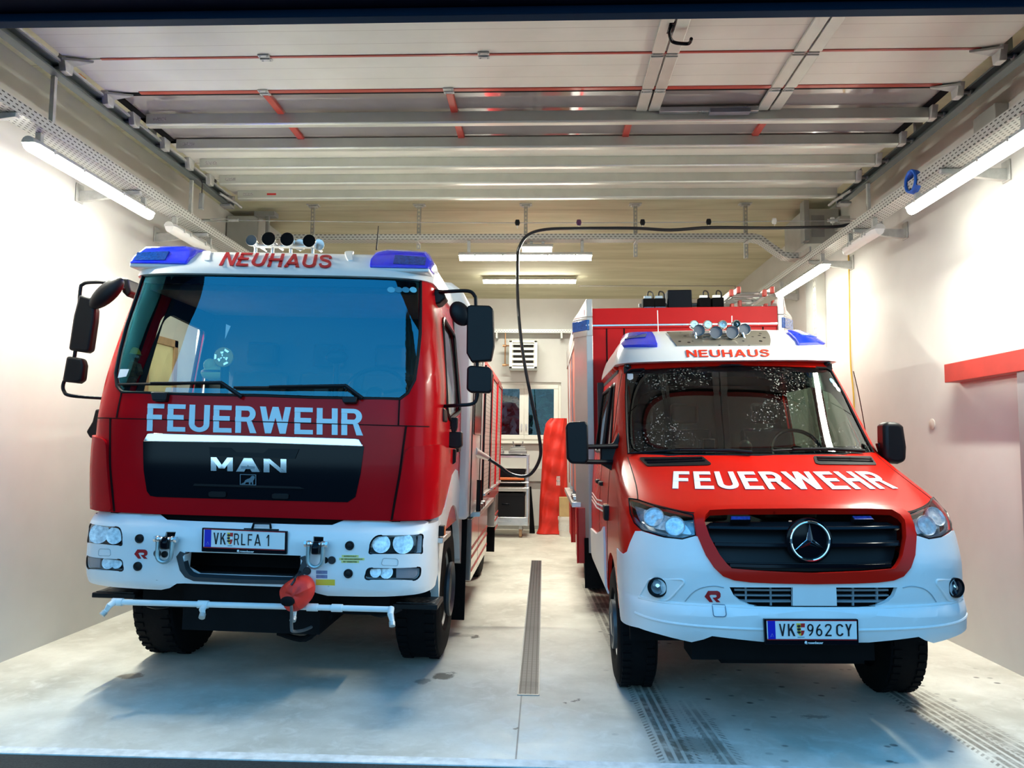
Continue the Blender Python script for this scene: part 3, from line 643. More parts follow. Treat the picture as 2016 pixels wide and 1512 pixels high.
def strutm():
    m = MT('punched_channel'); X, Y, Z = m.xyz(); f = m.ma('FRACT', m.ma('DIVIDE', Z, .05)); h = m.ma('MULTIPLY', m.rng(m.ma('ABSOLUTE', m.ma('SUBTRACT', f, .5)), .25, .28, 1, 0), m.rng(m.ma('ABSOLUTE', X), .008, .010, 1, 0))
    m.p(Base_Color=m.mix(h, (.40, .40, .37), (.62, .58, .44)), Roughness=.45, Metallic=m.rng(h, 0, 1, .6, 0)); return m.m
STRUT = strutm()
for i, (x, zb, lab) in enumerate(((-2.84, 4.02, 'leftmost punched steel hanger between ceiling and cross tray'), (-1.53, 4.00, 'punched steel hanger above the right blue beacon of the truck'), (-.23, 3.95, 'middle punched steel hanger above the hanging lit tube'), (1.09, 3.90, 'punched steel hanger right of the hanging lit tube'), (2.40, 3.88, 'rightmost punched steel hanger where the cross tray bends'))):
    t = thing('tray_hanger', lab, 'hanger', (x, 9.14, ZC), group='hangers of the cross tray')
    B().bb((-.022, -.022, zb-ZC), (.022, .022, 0)).done('channel', STRUT, t, smooth=False)
    B().bb((-.075, -.05, -.012), (.075, .05, 0)).bb((-.05, -.03, -.035), (.05, .03, -.012)).done('foot_plate', STEEL, t, bevel=.004)
    B().prism([(-.02, -.20, 4.062-ZC), (-.02, .03, 4.062-ZC), (-.02, .03, 4.044-ZC), (-.02, -.20, 4.05-ZC)], (.04, 0, 0)).done('tray_arm', STEEL, t, bevel=.003)
# tube lamps: built along local Y
def tube_lamp(label, loc, L=1.62, rotz=0., lit=LAMPM, grp='tube lamps', hangz=.12, clips=True, watts=0, tilt=0):
    t = thing('tube_lamp', label, 'lamp', loc, group=grp); t.rotation_euler = (0, 0, rotz)
    def sec(w_, z0, z1, y0, y1, taper):
        out = []
        for y, k in ((y0, .72), (y0+taper, 1), (y1-taper, 1), (y1, .72)):
            out.append([(w_*k*math.cos(a), y, z0+(z1-z0)*math.sin(a)) for a in [math.pi*i/8 for i in range(9)]])
        return out
    B().ring(sec(.062, 0, .045, -L/2, L/2, .04)).done('housing', LAMPH, t)
    b = B(); b.ring(sec(.058, 0, -.055, -L/2+.012, L/2-.012, .04)); b.done('diffuser', lit, t)
    for y in (-L/2+.2, -L/6, L/6, L/2-.2):
        for s_ in ((-1, 1) if clips else ()): B().bb((s_*.056, y-.012, -.012), (s_*.066, y+.012, .02)).done('clip', STEEL, t, smooth=False)
    if hangz:
        for y in (-L/2+.12, L/2-.12): B().bb((-.02, y-.018, .03), (.02, y+.018, hangz)).done('hanging_strap', STEEL, t, smooth=False)
    if watts:
        ld = bpy.data.lights.new('tube_light', 'AREA'); ld.shape = 'RECTANGLE'; ld.size = .09; ld.size_y = L-.06; ld.energy = watts; ld.color = LAMP_COL; ld.spread = math.radians(172)
        lo_ = bpy.data.objects.new('tube_light', ld); COL.objects.link(lo_); lo_.parent = t; lo_.location = (0, 0, -.058); lo_.rotation_euler = (0, tilt, 0)
    return t
tube_lamp('lit tube lamp under the left cable tray', (-3.53, 5.79, 3.67), 1.65, hangz=.108, watts=LAMP_W*1.6, tilt=-.58)
tube_lamp('unlit tube lamp under the left cable tray above the truck beacon', (-3.53, 7.45, 3.66), 1.0, hangz=.118, lit=LAMPOFF)
tube_lamp('lit tube lamp under the right cable tray nearest the door', (3.03, 5.55, 3.62), 1.65, hangz=.128, watts=LAMP_W*1.5, tilt=.58)
tube_lamp('unlit tube lamp under the right cable tray between the two lit ones', (3.03, 7.35, 3.62), .8, hangz=.128, lit=LAMPOFF)
tube_lamp('lit tube lamp under the right cable tray above the van ladder', (3.03, 9.12, 3.61), 1.68, hangz=.138, watts=LAMP_W*.6, tilt=.45)
tube_lamp('lit tube lamp hanging from the cross cable tray', (-.23, 9.02, 3.882), 1.59, math.pi/2, LAMPM2, hangz=.181, watts=LAMP_W*1.15)
tube_lamp('lit tube lamp fixed to the ceiling behind the cross tray', (-.26, 13.15, 4.48), 1.62, math.pi/2, LAMPM2, hangz=0, watts=LAMP_W*.6)
el = tube_lamp('small emergency lamp hanging above the longer lit tube', (-.09, 9.05, 3.99), .38, math.pi/2, LAMPE, grp='', hangz=.073, clips=False); el.name = 'emergency_lamp'
# wall anchors, tensioned wire with sliding hangers, black hose
YW = 8.0
wz = lambda x: 3.985+.0009*(x-.5)**2*3
t = thing('tension_wire', 'thin steel wire stretched between the side walls carrying the black hose', 'wire', (0, YW, 3.98), world=True)
B().tube([(x, YW, wz(x)) for x in np.linspace(-3.3, 2.95, 24)], .0045, 6).done('wire', STEELD, t)
for s, x0 in ((-1, -3.3), (1, 2.95)):
    b = B(); b.cyl((x0, YW, wz(x0)), (x0+s*.1, YW, wz(x0)), .016)
    for dz in (-.014, .014): b.cyl((x0+s*.1, YW, wz(x0)+dz), (x0+s*.3, YW, wz(x0)+dz), .006)
    b.cyl((x0+s*.3, YW, wz(x0)), (x0+s*.4, YW, wz(x0)), .016).cyl((x0+s*.4, YW, wz(x0)), ((XL if s < 0 else XR), YW, wz(x0)), .008)
    b.done('turnbuckle', STEEL, t)
    xw = XL if s < 0 else XR
    B().bb((xw, YW-.06, wz(x0)-.11), (xw-s*.015, YW+.06, wz(x0)+.09)).prism([(xw, YW-.015, wz(x0)+.04), (xw-s*.22, YW-.015, wz(x0)+.015), (xw-s*.22, YW-.015, wz(x0)-.015), (xw, YW-.015, wz(x0)-.06)], (0, .03, 0)).done('wall_plate', STEEL, t, bevel=.004)
GLW = pbr('white_glide_plastic', (.78, .76, .70), .4); GLP = pbr('purple_glide_plastic', (.06, .015, .06), .4)
for x, mm, lab in ((-.29, BLACK, 'dark glide on the wire where the hose turns down'), (.36, GLP, 'purple glide on the wire'), (1.03, BLACK, 'first dark glide on the wire right of the purple one'), (1.72, BLACK, 'second dark glide on the wire right of the purple one'), (2.40, GLW, 'white glide on the wire between the dark ones and the right tray'), (3.0, GLW, 'white glide on the wire over the right tray')):
    g = thing('hose_glide', lab, 'glide', (x, YW, wz(x)), group='glides on the wire')
    B().prism([(-.02, -.012, -.03), (.02, -.012, -.03), (.028, -.012, 0), (.02, -.012, .035), (-.02, -.012, .035), (-.028, -.012, 0)], (0, .024, 0)).done('body', mm, g, bevel=.008)
    B().tube([(0, 0, -.02), (0, 0, -.06)], .004, 6).done('hook', GLW if x > .3 else STEEL, g)
hp = [(3.42, YW-.09, 3.93), (3.3, YW-.08, 3.95), (3.15, YW-.04, 3.945), (3.0, YW, 3.935), (2.4, YW, 3.925), (1.74, YW, 3.93), (1.32, YW, 3.905), (.95, YW, 3.925), (.36, YW, 3.925), (.02, YW, 3.915), (-.17, YW, 3.86), (-.26, YW, 3.74), (-.285, YW, 3.60)]
for (u, v) in ((1020, 600), (1030, 700), (1049, 800), (1063, 870), (1062, 905), (1042, 935), (1010, 935), (980, 915)): hp.append(tuple(PY(u, v, 7.75)))
hp.append((-.555, 7.75, 1.50))
tagp(B().tube(spline(hp, 6), .017, 10).done('hose', RUBB), 'black hose looping down from the wire to the truck side', 'hose')
# loose fittings
t = thing('perforated_post', 'perforated galvanised post standing against the right wall behind the van', 'post', (3.44, 9.6, 0), world=True)
pm = perforated('perforated_post_sheet', 'z') if False else None
def postm():
    m = MT('punched_post'); X, Y, Z = m.xyz(); f = m.ma('FRACT', m.ma('DIVIDE', Z, .075)); g = m.ma('FRACT', m.ma('DIVIDE', m.ma('SUBTRACT', Y, 9.56), .05))
    h = m.ma('MULTIPLY', m.rng(m.ma('ABSOLUTE', m.ma('SUBTRACT', f, .5)), .18, .2, 1, 0), m.rng(m.ma('ABSOLUTE', m.ma('SUBTRACT', g, .5)), .14, .16, 1, 0))
    m.p(Base_Color=m.mix(h, (.60, .60, .55), (.14, .14, .12)), Roughness=.5, Metallic=.35); return m.m
B().bb((3.36, 9.56, 0.001), (XR-.003, 9.66, 4.0)).done('flange', postm(), t, smooth=False)
B().bb((3.38, 9.66, 0.001), (XR-.003, 9.98, 3.85)).done('web', GREYP, t, smooth=False)
yc = [tuple(PX(1670, 482, 3.45)), tuple(PX(1672, 560, 3.46)), tuple(PX(1673, 640, 3.465)), tuple(PX(1675, 720, 3.465)), tuple(PX(1681, 790, 3.465)), (3.465, 8.72, 1.2), (3.465, 8.7, .5)]
tagp(B().tube(spline(yc, 5), .008, 6).done('cable', YELC), 'thin yellow cable hanging down the right wall', 'cable')
c0 = PX(1800, 357, 3.0); b = B()
for k in range(5): b.tube([(c0.x+.012*k-.03, c0.y+.085*math.cos(a)+.006*k, c0.z+.085*math.sin(a)) for a in np.linspace(0, 6.4, 26)], .012, 6)
tagp(b.done('cable_coil', BLUEC), 'blue cable coil hung over the right cable tray', 'cable coil')
def wall_box(label, x, y, z, dx, dy, dz):
    t = thing('junction_box', label, 'junction box', (x, y, z), group='grey boxes high on the walls', world=True)
    B().bb((x, y, z), (x+dx, y+dy, z+dz)).done('case', GREYP, t, bevel=.006)
    return t
t = wall_box('large grey sheet-metal cabinet high at the right wall over the cross tray bend', 3.05, 9.0, 4.02, .40, .75, .42)
B().bb((3.13, 8.996, 4.10), (3.28, 9.0, 4.36)).done('door', STEELD, t, bevel=.003)
B().bb((3.00, 8.86, 4.02), (3.06, 9.0, 4.50)).done('mounting_frame', STEELD, t, bevel=.004)
t = wall_box('grey sheet-metal cabinet high at the left wall above the truck roof', -3.98, 9.3, 3.95, .40, .9, .52)
B().bb((-3.60, 9.2, 4.44), (-3.34, 9.34, 4.50)).bb((-3.46, 9.22, 3.9), (-3.42, 9.27, 4.46)).done('mounting_frame', STEELD, t, bevel=.004)
wall_box('small beige box on the right wall above the near lit tube', 3.38, 5.75, 4.08, .1, .3, .16)
wall_box('small beige box on the right wall behind the white glide', 3.36, 8.75, 4.14, .12, .16, .14)
tagp(B().tube([(.62, 13.9, ZC-.012), (3.45, 13.9, ZC-.012), (3.46, 13.9, 3.2)], .011, 6).done('conduit', LAMPH), 'thin conduit running along the ceiling to the right wall', 'conduit')
t = thing('limit_switch', 'grey hanging switch with a cord beside the left door track', 'switch', (-3.40, 7.25, 3.95), world=True)
B().bb((-3.37, 7.20, 3.90), (-3.33, 7.24, 4.06)).done('body', STEELD, t, bevel=.004); B().tube([(-3.35, 7.22, 4.06), (-3.35, 7.22, 4.16), (-3.38, 7.25, 4.22)], .005, 6).done('cord', RUBB, t)

# ============================================================ THE BACK OF THE GARAGE
t = thing('cable_tray', 'perforated wall rail above the heater on the back wall', 'cable tray', (-.3, 14.9, 3.85), group='cable trays', world=True)
u_tray(B(), [(-1.6, 14.95, 3.83), (1.2, 14.95, 3.83)], .16, .07, (0, 1, 0)).done('tray', PERX, t, smooth=False)
for x in (-.93, .34): B().bb((x-.02, 14.95, 3.72), (x+.02, YB-.003, 3.828)).done('wall_bracket', STEEL, t, bevel=.004)
h = thing('fan_heater', 'white wall-mounted fan heater with louvres above the back window', 'heater', (-.39, 14.9, 3.1), world=True)
b = B(); hx0, hx1, hz0, hz1, hy = -.67, -.13, 3.10, 3.64, 14.68
b.bb((hx0, hy+.08, hz0), (hx1, YB-.02, hz1)); b.bb((hx0, hy, hz0), (hx0+.06, hy+.08, hz1)).bb((hx1-.06, hy, hz0), (hx1, hy+.08, hz1)).bb((hx0, hy, hz1-.04), (hx1, hy+.08, hz1)).bb((hx0, hy, hz0), (hx1, hy+.08, hz0+.04))
b.done('housing', HEATW, h, bevel=.006)
B().bb((hx0+.08, hy+.066, hz0+.05), (hx1-.08, hy+.079, hz1-.05)).done('core', pbr('dark_fins', (.03, .028, .025), .6, .3), h, smooth=False)
for k in range(5):
    z = hz0+.085+k*.10; B().prism([(hx0+.06, hy+.005, z-.025), (hx0+.06, hy+.012, z-.03), (hx0+.06, hy+.075, z+.02), (hx0+.06, hy+.068, z+.026)], (hx1-hx0-.12, 0, 0)).done('louvre', HEATW, h, smooth=False, bevel=.003)
B().tube([(-.76, 14.95, 3.824), (-.76, 14.95, 3.19)], .013).tube([(-.80, 14.95, 3.57), (-.67, 14.92, 3.57)], .012).tube([(-.80, 14.95, 3.19), (-.67, 14.92, 3.19)], .012).done('pipe', COPPER, h)
for z in (3.57, 3.19): B().cyl((-.81, 14.95, z), (-.73, 14.95, z), .024).done('valve', COPPER, h)
# trolley with boxes
tr = thing('storage_trolley', 'wheeled metal trolley with raised top deck behind the truck', 'trolley', (-.65, 13.9, 0), world=True)
tx0, tx1, ty0, ty1 = -1.10, -.26, 13.75, 14.4
B().bb((tx0, ty0, .21), (tx1, ty1, .36)).done('base_deck', ALU, tr, bevel=.008)
B().bb((tx0, ty0, 1.44), (tx1-.04, ty1, 1.475)).bb((tx0, ty0, 1.405), (tx1-.02, ty0+.02, 1.475)).done('top_deck', ALU, tr, bevel=.005)
for x in (tx0+.02, tx1-.04):
    for y in (ty0+.02, ty1-.04): B().bb((x, y, .34), (x+.04, y+.04, 1.46)).done('post', ALU, tr, smooth=False, bevel=.005)
for z in (1.00, .90): B().cyl((tx0, ty0+.03, z-.03), (tx1, ty0+.03, z-.03), .014).done('cross_rail', ALU, tr)
for x in (tx0+.1, tx1-.14):
    for y in (ty0+.1, ty1-.1):
        cst = B().bb((x-.03, y-.03, .14), (x+.03, y+.03, .21)).bb((x-.035, y-.03, .06), (x-.028, y+.03, .16)).bb((x+.028, y-.03, .06), (x+.035, y+.03, .16)).done('caster', STEEL, tr, bevel=.003)
        B().cyl((x-.024, y, .075), (x+.024, y, .075), .075, n=20).done('wheel', pbr('tan_wheel', (.40, .26, .14), .6), cst)
def crate(name, lab, a, c, mat, lid=True, cat='crate'):
    t = thing(name, lab, cat, ((a[0]+c[0])/2, (a[1]+c[1])/2, a[2]), world=True, group='crates on the trolley')
    B().bb(a, c).done('body', mat, t, bevel=.012)
    if lid: B().bb((a[0]-.012, a[1]-.012, c[2]-.05), (c[0]+.012, c[1]+.012, c[2])).done('lid', mat, t, bevel=.008)
    B().bb(((a[0]+c[0])/2-.07, a[1]-.02, (a[2]+c[2])/2), ((a[0]+c[0])/2+.07, a[1], (a[2]+c[2])/2+.025)).done('handle', BLACKG, t, bevel=.004)
    return t
crate('storage_crate', 'large black crate on the bottom deck of the trolley', (-1.0, 13.80, .363), (-.33, 14.3, .78), BLACK)
crate('storage_crate', 'flat black crate resting on the trolley cross rails', (-1.02, 13.86, .89), (-.33, 14.34, 1.20), BLACK)
tagp(B().cyl((-1.05, 13.76, 1.035), (-.34, 13.76, 1.035), .024).done('orange_tube', ORANGE), 'orange tube lying along the trolley in front of the black crate', 'tube')
for x0, x1, lab in ((-.62, -.30, 'grey metal clamp device with two levers on top of the trolley'), (-1.08, -.72, 'grey metal device on the trolley top half hidden by the truck')):
    t = thing('tool_box', lab, 'tool', ((x0+x1)/2, 13.95, 1.475), world=True, group='devices on the trolley top')
    B().bb((x0, 13.8, 1.475), (x1, 14.15, 1.535)).done('base', STEELD, t, bevel=.006); B().bb((x0+.02, 13.82, 1.535), (x1-.02, 14.12, 1.575)).done('tray', GREYP, t, bevel=.005); B().bb((x0+.04, 13.84, 1.575), (x1-.03, 14.1, 1.605)).done('plate', STEELD, t, bevel=.004)
    if x0 > -.7:
        for sx in (-.07, .07): B().tube([((x0+x1)/2+sx, 13.95, 1.60), ((x0+x1)/2+sx*1.3, 13.95, 1.70)], .012).done('lever', STEELD, t)
        B().bb(((x0+x1)/2-.05, 13.90, 1.60), ((x0+x1)/2+.05, 14.0, 1.64)).done('clamp', BLACK, t, bevel=.004)
tagp(B().bb((-1.3, YB-.09, .93), (.30, YB-.004, 1.18)).done('wall_trunking', pbr('grey_trunking', (.50, .48, .44), .5), bevel=.006), 'grey cable trunking on the back wall below the window', 'trunking')
tagp(B().prism([(-.255, 14.45, .86), (-.225, 14.45, .86), (-.15, 14.45, .004), (-.25, 14.45, .004)], (0, .12, 0)).done('rubber_mat', RUBBER, bevel=.006), 'dark rubber mat leaning beside the trolley at the red bag', 'mat')
# red fabric bag
def bagfn(a, c):
    z = .01+2.13*c
    l = np.interp(z, [0, .1, .62, 1.09, 1.8, 2.05, 2.15], [-.13, -.08, -.065, -.035, -.005, .04, .14]); r = np.interp(z, [0, .1, .7, 1.4, 2.14], [.47, .46, .455, .44, .435])
    ang = a*6.28318; cx, hw = (l+r)/2, (r-l)/2; dp = np.interp(z, [0, .15, 1.2, 2.0, 2.15], [.13, .12, .12, .09, .04])
    w_ = .016*math.sin(ang*5+z*3)+.012*math.sin(ang*9-z*7)+.010*math.sin(z*19+ang*2)
    return (cx+hw*math.copysign(abs(math.cos(ang))**.7, math.cos(ang)), 14.42+(dp+w_*1.6)*math.sin(ang)+w_*.4, z)
bg_ = thing('fabric_bag', 'tall red fabric cover bag standing in front of the back window', 'bag', (.2, 14.4, 0), world=True)
b = B(); b.ring([[bagfn(i/48, j/40) for i in range(48)] for j in range(41)]); b.done('body', BAGR, bg_)
b = B(); p0 = PY(1099, 945, 14.27)
for i, (dz, l) in enumerate(((.09, .10), (.05, .07), (.02, .10))):
    b.bb((p0.x-.03+i*.025, 14.255, p0.z-.1), (p0.x-.018+i*.025, 14.275, p0.z-.1+.17))
b.bb((p0.x-.03, 14.255, p0.z+.05), (p0.x+.03, 14.275, p0.z+.065)); b.bb((p0.x-.03, 14.255, p0.z-.02), (p0.x+.03, 14.275, p0.z-.005)); b.done('printed_mark', LETW, bg_, smooth=False)
bk = thing('bucket', 'white plastic bucket with lid in front of the red bag', 'bucket', (.42, 14.1, 0))
B().lathe([(0, 0), (.125, 0), (.142, .31), (.14, .33), (0, .33)], n=28).done('body', BUCK, bk); B().lathe([(.148, .29), (.152, .31), (.152, .352), (.13, .356), (0, .35)], n=28).done('lid', BUCK, bk)
B().lathe([(.132, .10), (.1385, .10), (.1425, .22), (.136, .22)], n=28).done('label', pbr('pale_bucket_label', (.70, .70, .66), .5, var=.1, scale=50), bk)
tagp(B().bb((.29, 14.0, .357), (.50, 14.22, .70)).done('cardboard_box', CARD, bevel=.004), 'plain cardboard box standing on the white bucket', 'box')
# ============================================================ LEFT FIRE TRUCK
REFLM = pbr('lamp_reflector', (.82, .86, .90), .4, .55, var=.35, scale=45)
TL, TROLL = Vector((-1.89, 4.80, 0)), .018
truck = thing('fire_truck', 'large dark red and white fire truck with wide blue-tinted windscreen parked left', 'fire truck', TL); truck.rotation_euler = (0, TROLL, 0)
TR = Shell(TL, TROLL, pchip([1.1, 1.2, 1.5, 1.75, 1.95, 2.4, 2.80, 2.9], [.10, .09, .075, .08, .115, .225, .335, .36]), pchip([1.1, 1.5, 1.95, 2.4, 2.8, 3.0], [1.14, 1.155, 1.15, 1.105, 1.05, 1.04]), lambda z: .46, 5.2)
BU = Shell(TL, TROLL, pchip([.60, .66, .74, .85, 1.02, 1.09, 1.13, 1.19], [.16, .09, .02, .0, .0, .02, .06, .13]), lambda z: 1.155, lambda z: .50, 4.0)
RO = Shell(TL, TROLL, pchip([2.7, 2.80, 2.88, 2.95, 3.0, 3.05], [.30, .315, .37, .46, .55, .7]), pchip([2.7, 2.85, 3.0], [1.075, 1.06, 1.01]), lambda z: .46, 5.0)
def tp(name, mat, poly, sh=TR, off=.0, th=.02, parent=None, r=0, both=False, holes=(), **k):
    b = B(); ps = [poly, mir(poly)] if both == 1 else [poly]
    for p in ps:
        if r: p = rounded(p, r)
        patch(b, p, sh.pt, off, th, QC, zc(.4, 3.2, .05), holes)
    return b.done(name, mat, parent or truck, **k)
def two(name, mat, poly, **k):
    return tp(name, mat, poly, **k), tp(name, mat, mir(poly), **k)
def quadmap(sh, bl, br, tl, tr_, off):
    P = [sh.hit(*p) for p in (bl, br, tl, tr_)]
    def f(x, y, o):
        p = (P[0]*(1-x)+P[1]*x)*(1-y)+(P[2]*(1-x)+P[3]*x)*y
        return sh.pt(p[0], p[1], off+o)
    return f
def seam(sh, pts, w_=.007, off=.003, mat=None, parent=None, both=True, name='panel_gap'):
    for p in ([pts, mir(pts)] if both else [pts]):
        tp(name, mat or SEAM, strip(p, w_), sh=sh, off=off, th=.004, parent=parent)
# ---- cab shell
wr = TR.px([(829, 546), (828.5, 600), (828, 655), (823.5, 701), (816.6, 748), (803, 774), (787, 785.5), (702, 784), (620, 782.5)])
ztop = wr[0][1]+.0; zlow = wr[-1][1]
WS = [Vector((0, ztop+.012))]+wr+[Vector((0, zlow+.004))]
WSfull = WS+[Vector((-p[0], p[1])) for p in WS[-2:0:-1]]
b = B(); sd = [(1.0, 1.165), (1.0, 1.9), (1.0, ztop+.05)]
patch(b, [(-1, 1.165), (1, 1.165), (1, ztop+.02), (-1, ztop+.02)], TR.pt, 0, .03, QC, zc(1.1, 3, .05), [WSfull])
cab = b.done('cab_front', RED_T, truck)
def side_fn(sg):
    return lambda y, z, o: Vector((sg*(TR.W(z)+o), y, z))
for sg in (1, -1):
    zs = np.linspace(1.02, ztop+.05, 14)
    fr = [(TR.y0(max(z, 1.165))+.46, z) for z in zs]
    poly = [(1.76, zs[0])]+[(fr[0][0]+.35, zs[0]), (fr[0][0]+.02, 1.165)]+fr[2:]+[(1.76, zs[-1])]
    win_ = rounded([(.74, 1.90), (.96, 1.84), (1.60, 1.93), (1.62, 2.58), (.98, 2.62), (.86, 2.56)], .05)
    dv = patch(B(), poly[::-1] if sg < 0 else poly, side_fn(sg), 0, .03, (), zc(1, 3, .08), [win_]).done('cab_door', RED_T, truck)
    patch(B(), win_, side_fn(sg), -.012, 0, (), zc(1, 3, .1)).done('side_window', GLASSW, dv)
    fr_ = B(); o2 = win_
    for i in range(len(o2)): fr_.tube([side_fn(sg)(*o2[i-1], .004), side_fn(sg)(*o2[i], .004)], .014, 6)
    fr_.done('window_seal', BLACK, dv)
    seamp = [(1.68, 1.1), (1.68, 2.72)]; patch(B(), strip(seamp, .01), side_fn(sg), .002, .004, (), zc(1, 3, .1)).done('panel_gap', SEAM, dv)
    B().box((sg*1.168, 1.45, 1.62), (.03, .16, .045)).done('door_handle', BLACK, dv, bevel=.01)
# seams on the front
p1 = TR.px([(786.6, 786), (784.4, 836.7)]); p2 = TR.px([(799.7, 838), (793, 885), (786.6, 932.8), (778, 980), (771, 1024)])
seam(TR, p1, parent=cab); seam(TR, p2, .009, parent=cab)
hz = TR.px([(560, 831.5), (700, 836), (799, 838.5), (845, 840)]); hz[-1][0] = min(hz[-1][0], .999)
tp('panel_gap', SEAM, strip([Vector((-p[0], p[1])) for p in hz[::-1]]+hz, .006), off=.003, th=.004, parent=cab)
# raised corner deflectors
dfl = TR.px([(773, 1023), (788, 940), (797, 890), (806, 880), (838, 877), (858, 874)]); dfl = [Vector((min(p[0], .995), p[1])) for p in dfl]
zb_ = dfl[0][1]+.002; dpoly = dfl+[Vector((1.06, dfl[-1][1]-.02)), Vector((1.16, 1.30)), Vector((1.15, 1.23)), Vector((1.02, zb_))]
for pl in (dpoly, mir(dpoly)): tp('corner_deflector', RED_T, rounded(pl, .03), off=.022, th=.02, bevel=.006)
# windscreen
ws = tp('windscreen', GLASST, WSfull, off=-.006, th=0)
bz = TR.px([(560, 562), (790, 566), (815, 563)])
band = [Vector((0, ztop+.010)), wr[0]+Vector((-.004, 0)), Vector((wr[0][0]-.004, bz[-1][1])), Vector((bz[1][0], bz[1][1])), Vector((0, bz[0][1]))]
tp('top_tint_band', BLACKG, band+[Vector((-p[0], p[1])) for p in band[-2:0:-1]], off=-.012, th=.003, parent=ws)
gb = B(); W2 = [TR.pt(p[0], p[1], -.002) for p in WSfull]; gb.tube(W2+[W2[0]], .011, 6); gb.done('rubber_seal', BLACK, ws)
for i, x in enumerate((770, 784.5, 799, 814)):
    c = TR.hit(x, 570); tp('sticker', (pbr('cyan_sticker', (.10, .45, .65), .5) if i in (0, 3) else pbr('teal_sticker', (.03, .22, .36), .5)), circ(c[0], c[1], .019, .021, 14), off=-.004, th=.0015, parent=ws)
c = TR.hit(233, 735); tp('toll_sticker', LETW, [(c[0]-.0, c[1]-.03), (c[0]+.045, c[1]-.02), (c[0]+.05, c[1]+.03), (c[0]+.0, c[1]+.03)], off=-.004, th=.0015, parent=ws)
# wipers
def wiper(pv, kn, b0, b1):
    w_ = B(); P = lambda p, o: TR.pt(*TR.hit(*p), o)
    w_.tube([P(pv, .02), P(kn, .04), P(((kn[0]*2+b0[0]*1)/3, (kn[1]*2+b0[1])/3), .035), P(((b0[0]*2+b1[0])/3, (b0[1]*2+b1[1])/3), .03)], [.014, .013, .010, .008], 8)
    o = w_.done('wiper_arm', BLACK, truck)
    B().tube([P(b0, .014), P(((b0[0]+b1[0])/2, (b0[1]+b1[1])/2+1), .014), P(b1, .014)], [.009, .012, .009], 6).done('wiper_blade', BLACK, o)
wiper((478, 783), (440, 757), (237, 758), (430, 754)); wiper((714, 786), (683, 763), (462, 764), (676, 763))
for a, c in (((303, 775), (335, 792)), ((675, 784), (706, 796))):
    pl = TR.px([(a[0], a[1]), (c[0], a[1]), (c[0]-3, c[1]), (a[0]+3, c[1])]); tp('washer_pod', BLACK, rounded(pl, .01), off=.045, th=.05, bevel=.01)
# lettering, chrome, grille
letters(B(), 'FEUERWEHR', quadmap(TR, (290, 848.5), (715, 857.5), (292, 795), (715, 806), .007), .004, .20, 1.0).done('lettering', REFL, truck, smooth=False)
ch = TR.px([(285, 869), (293, 854), (302, 853), (500, 858), (700, 863.5), (708, 865), (715.5, 879), (500, 872)])
tp('chrome_bar', CHROME, ch, off=.020, th=.03, bevel=.004)
gp = TR.px([(282.7, 869), (283.8, 925.8), (290, 967), (297, 976), (310, 978), (560, 985.5), (685, 988.5), (700, 978), (710, 932.8), (717, 879), (500, 871)])
gr = tp('grille_panel', BLACKG, gp, off=.006, th=.02)
gi = TR.px([(413, 880), (455, 882), (465, 890), (520, 892), (530, 883), (590, 884), (582, 903), (415, 897)]); tp('grille_recess', BLACK, gi, off=.012, th=.008, parent=gr, bevel=.004)
gi = TR.px([(384, 952), (590, 958), (600, 962), (382, 956)]); tp('grille_rib', BLACK, gi, off=.014, th=.008, parent=gr)
for ch_, (x0, x1) in zip('MAN', ((418, 461), (467.5, 514), (521.5, 566))):
    y0, y1 = 900+(x0-418)*.028, 926.5+(x0-418)*.028
    letters(B(), ch_, quadmap(TR, (x0, y1), (x1, y1+1), (x0, y0), (x1, y0+1), .022), .014, .19 if ch_ == 'N' else .25).done('badge_letter', CHROME, gr, smooth=False)
lq = quadmap(TR, (474.5, 954), (506.5, 955), (474.5, 933), (506.5, 934), .018)
lb = B()
for a, c in (((0, 0), (1, .06)), ((0, .94), (1, 1)), ((0, 0), (.05, 1)), ((.95, 0), (1, 1))):
    pl = [(a[0], a[1]), (c[0], a[1]), (c[0], c[1]), (a[0], c[1])]; lb.add([lq(x, y, 0) for x, y in pl]+[lq(x, y, -.006) for x, y in pl], [(0, 1, 2, 3), (7, 6, 5, 4), (0, 4, 5, 1), (1, 5, 6, 2), (2, 6, 7, 3), (3, 7, 4, 0)])
lion = [(.08, .08), (.30, .08), (.38, .25), (.55, .27), (.56, .08), (.64, .08), (.66, .25), (.72, .3), (.74, .08), (.82, .08), (.82, .42), (.90, .62), (.92, .82), (.80, .90), (.70, .84), (.62, .66), (.45, .56), (.34, .46), (.24, .22), (.10, .14)]
lb.add([lq(x, y, 0) for x, y in lion]+[lq(x, y, -.006) for x, y in lion], [tuple(range(20)), tuple(range(39, 19, -1))]+[(i, (i+1) % 20, 20+(i+1) % 20, 20+i) for i in range(20)])
lb.done('animal_emblem', CHROME, gr, smooth=False)
for x0, x1, y in ((413, 447, 972), (537, 570, 976)):
    pl = TR.px([(x0, y-5), (x1, y-4.5), (x1, y+6), (x0, y+5.5)]); o = tp('grille_flasher', BLACK, rounded(pl, .012), off=.02, th=.02, parent=gr, bevel=.003)
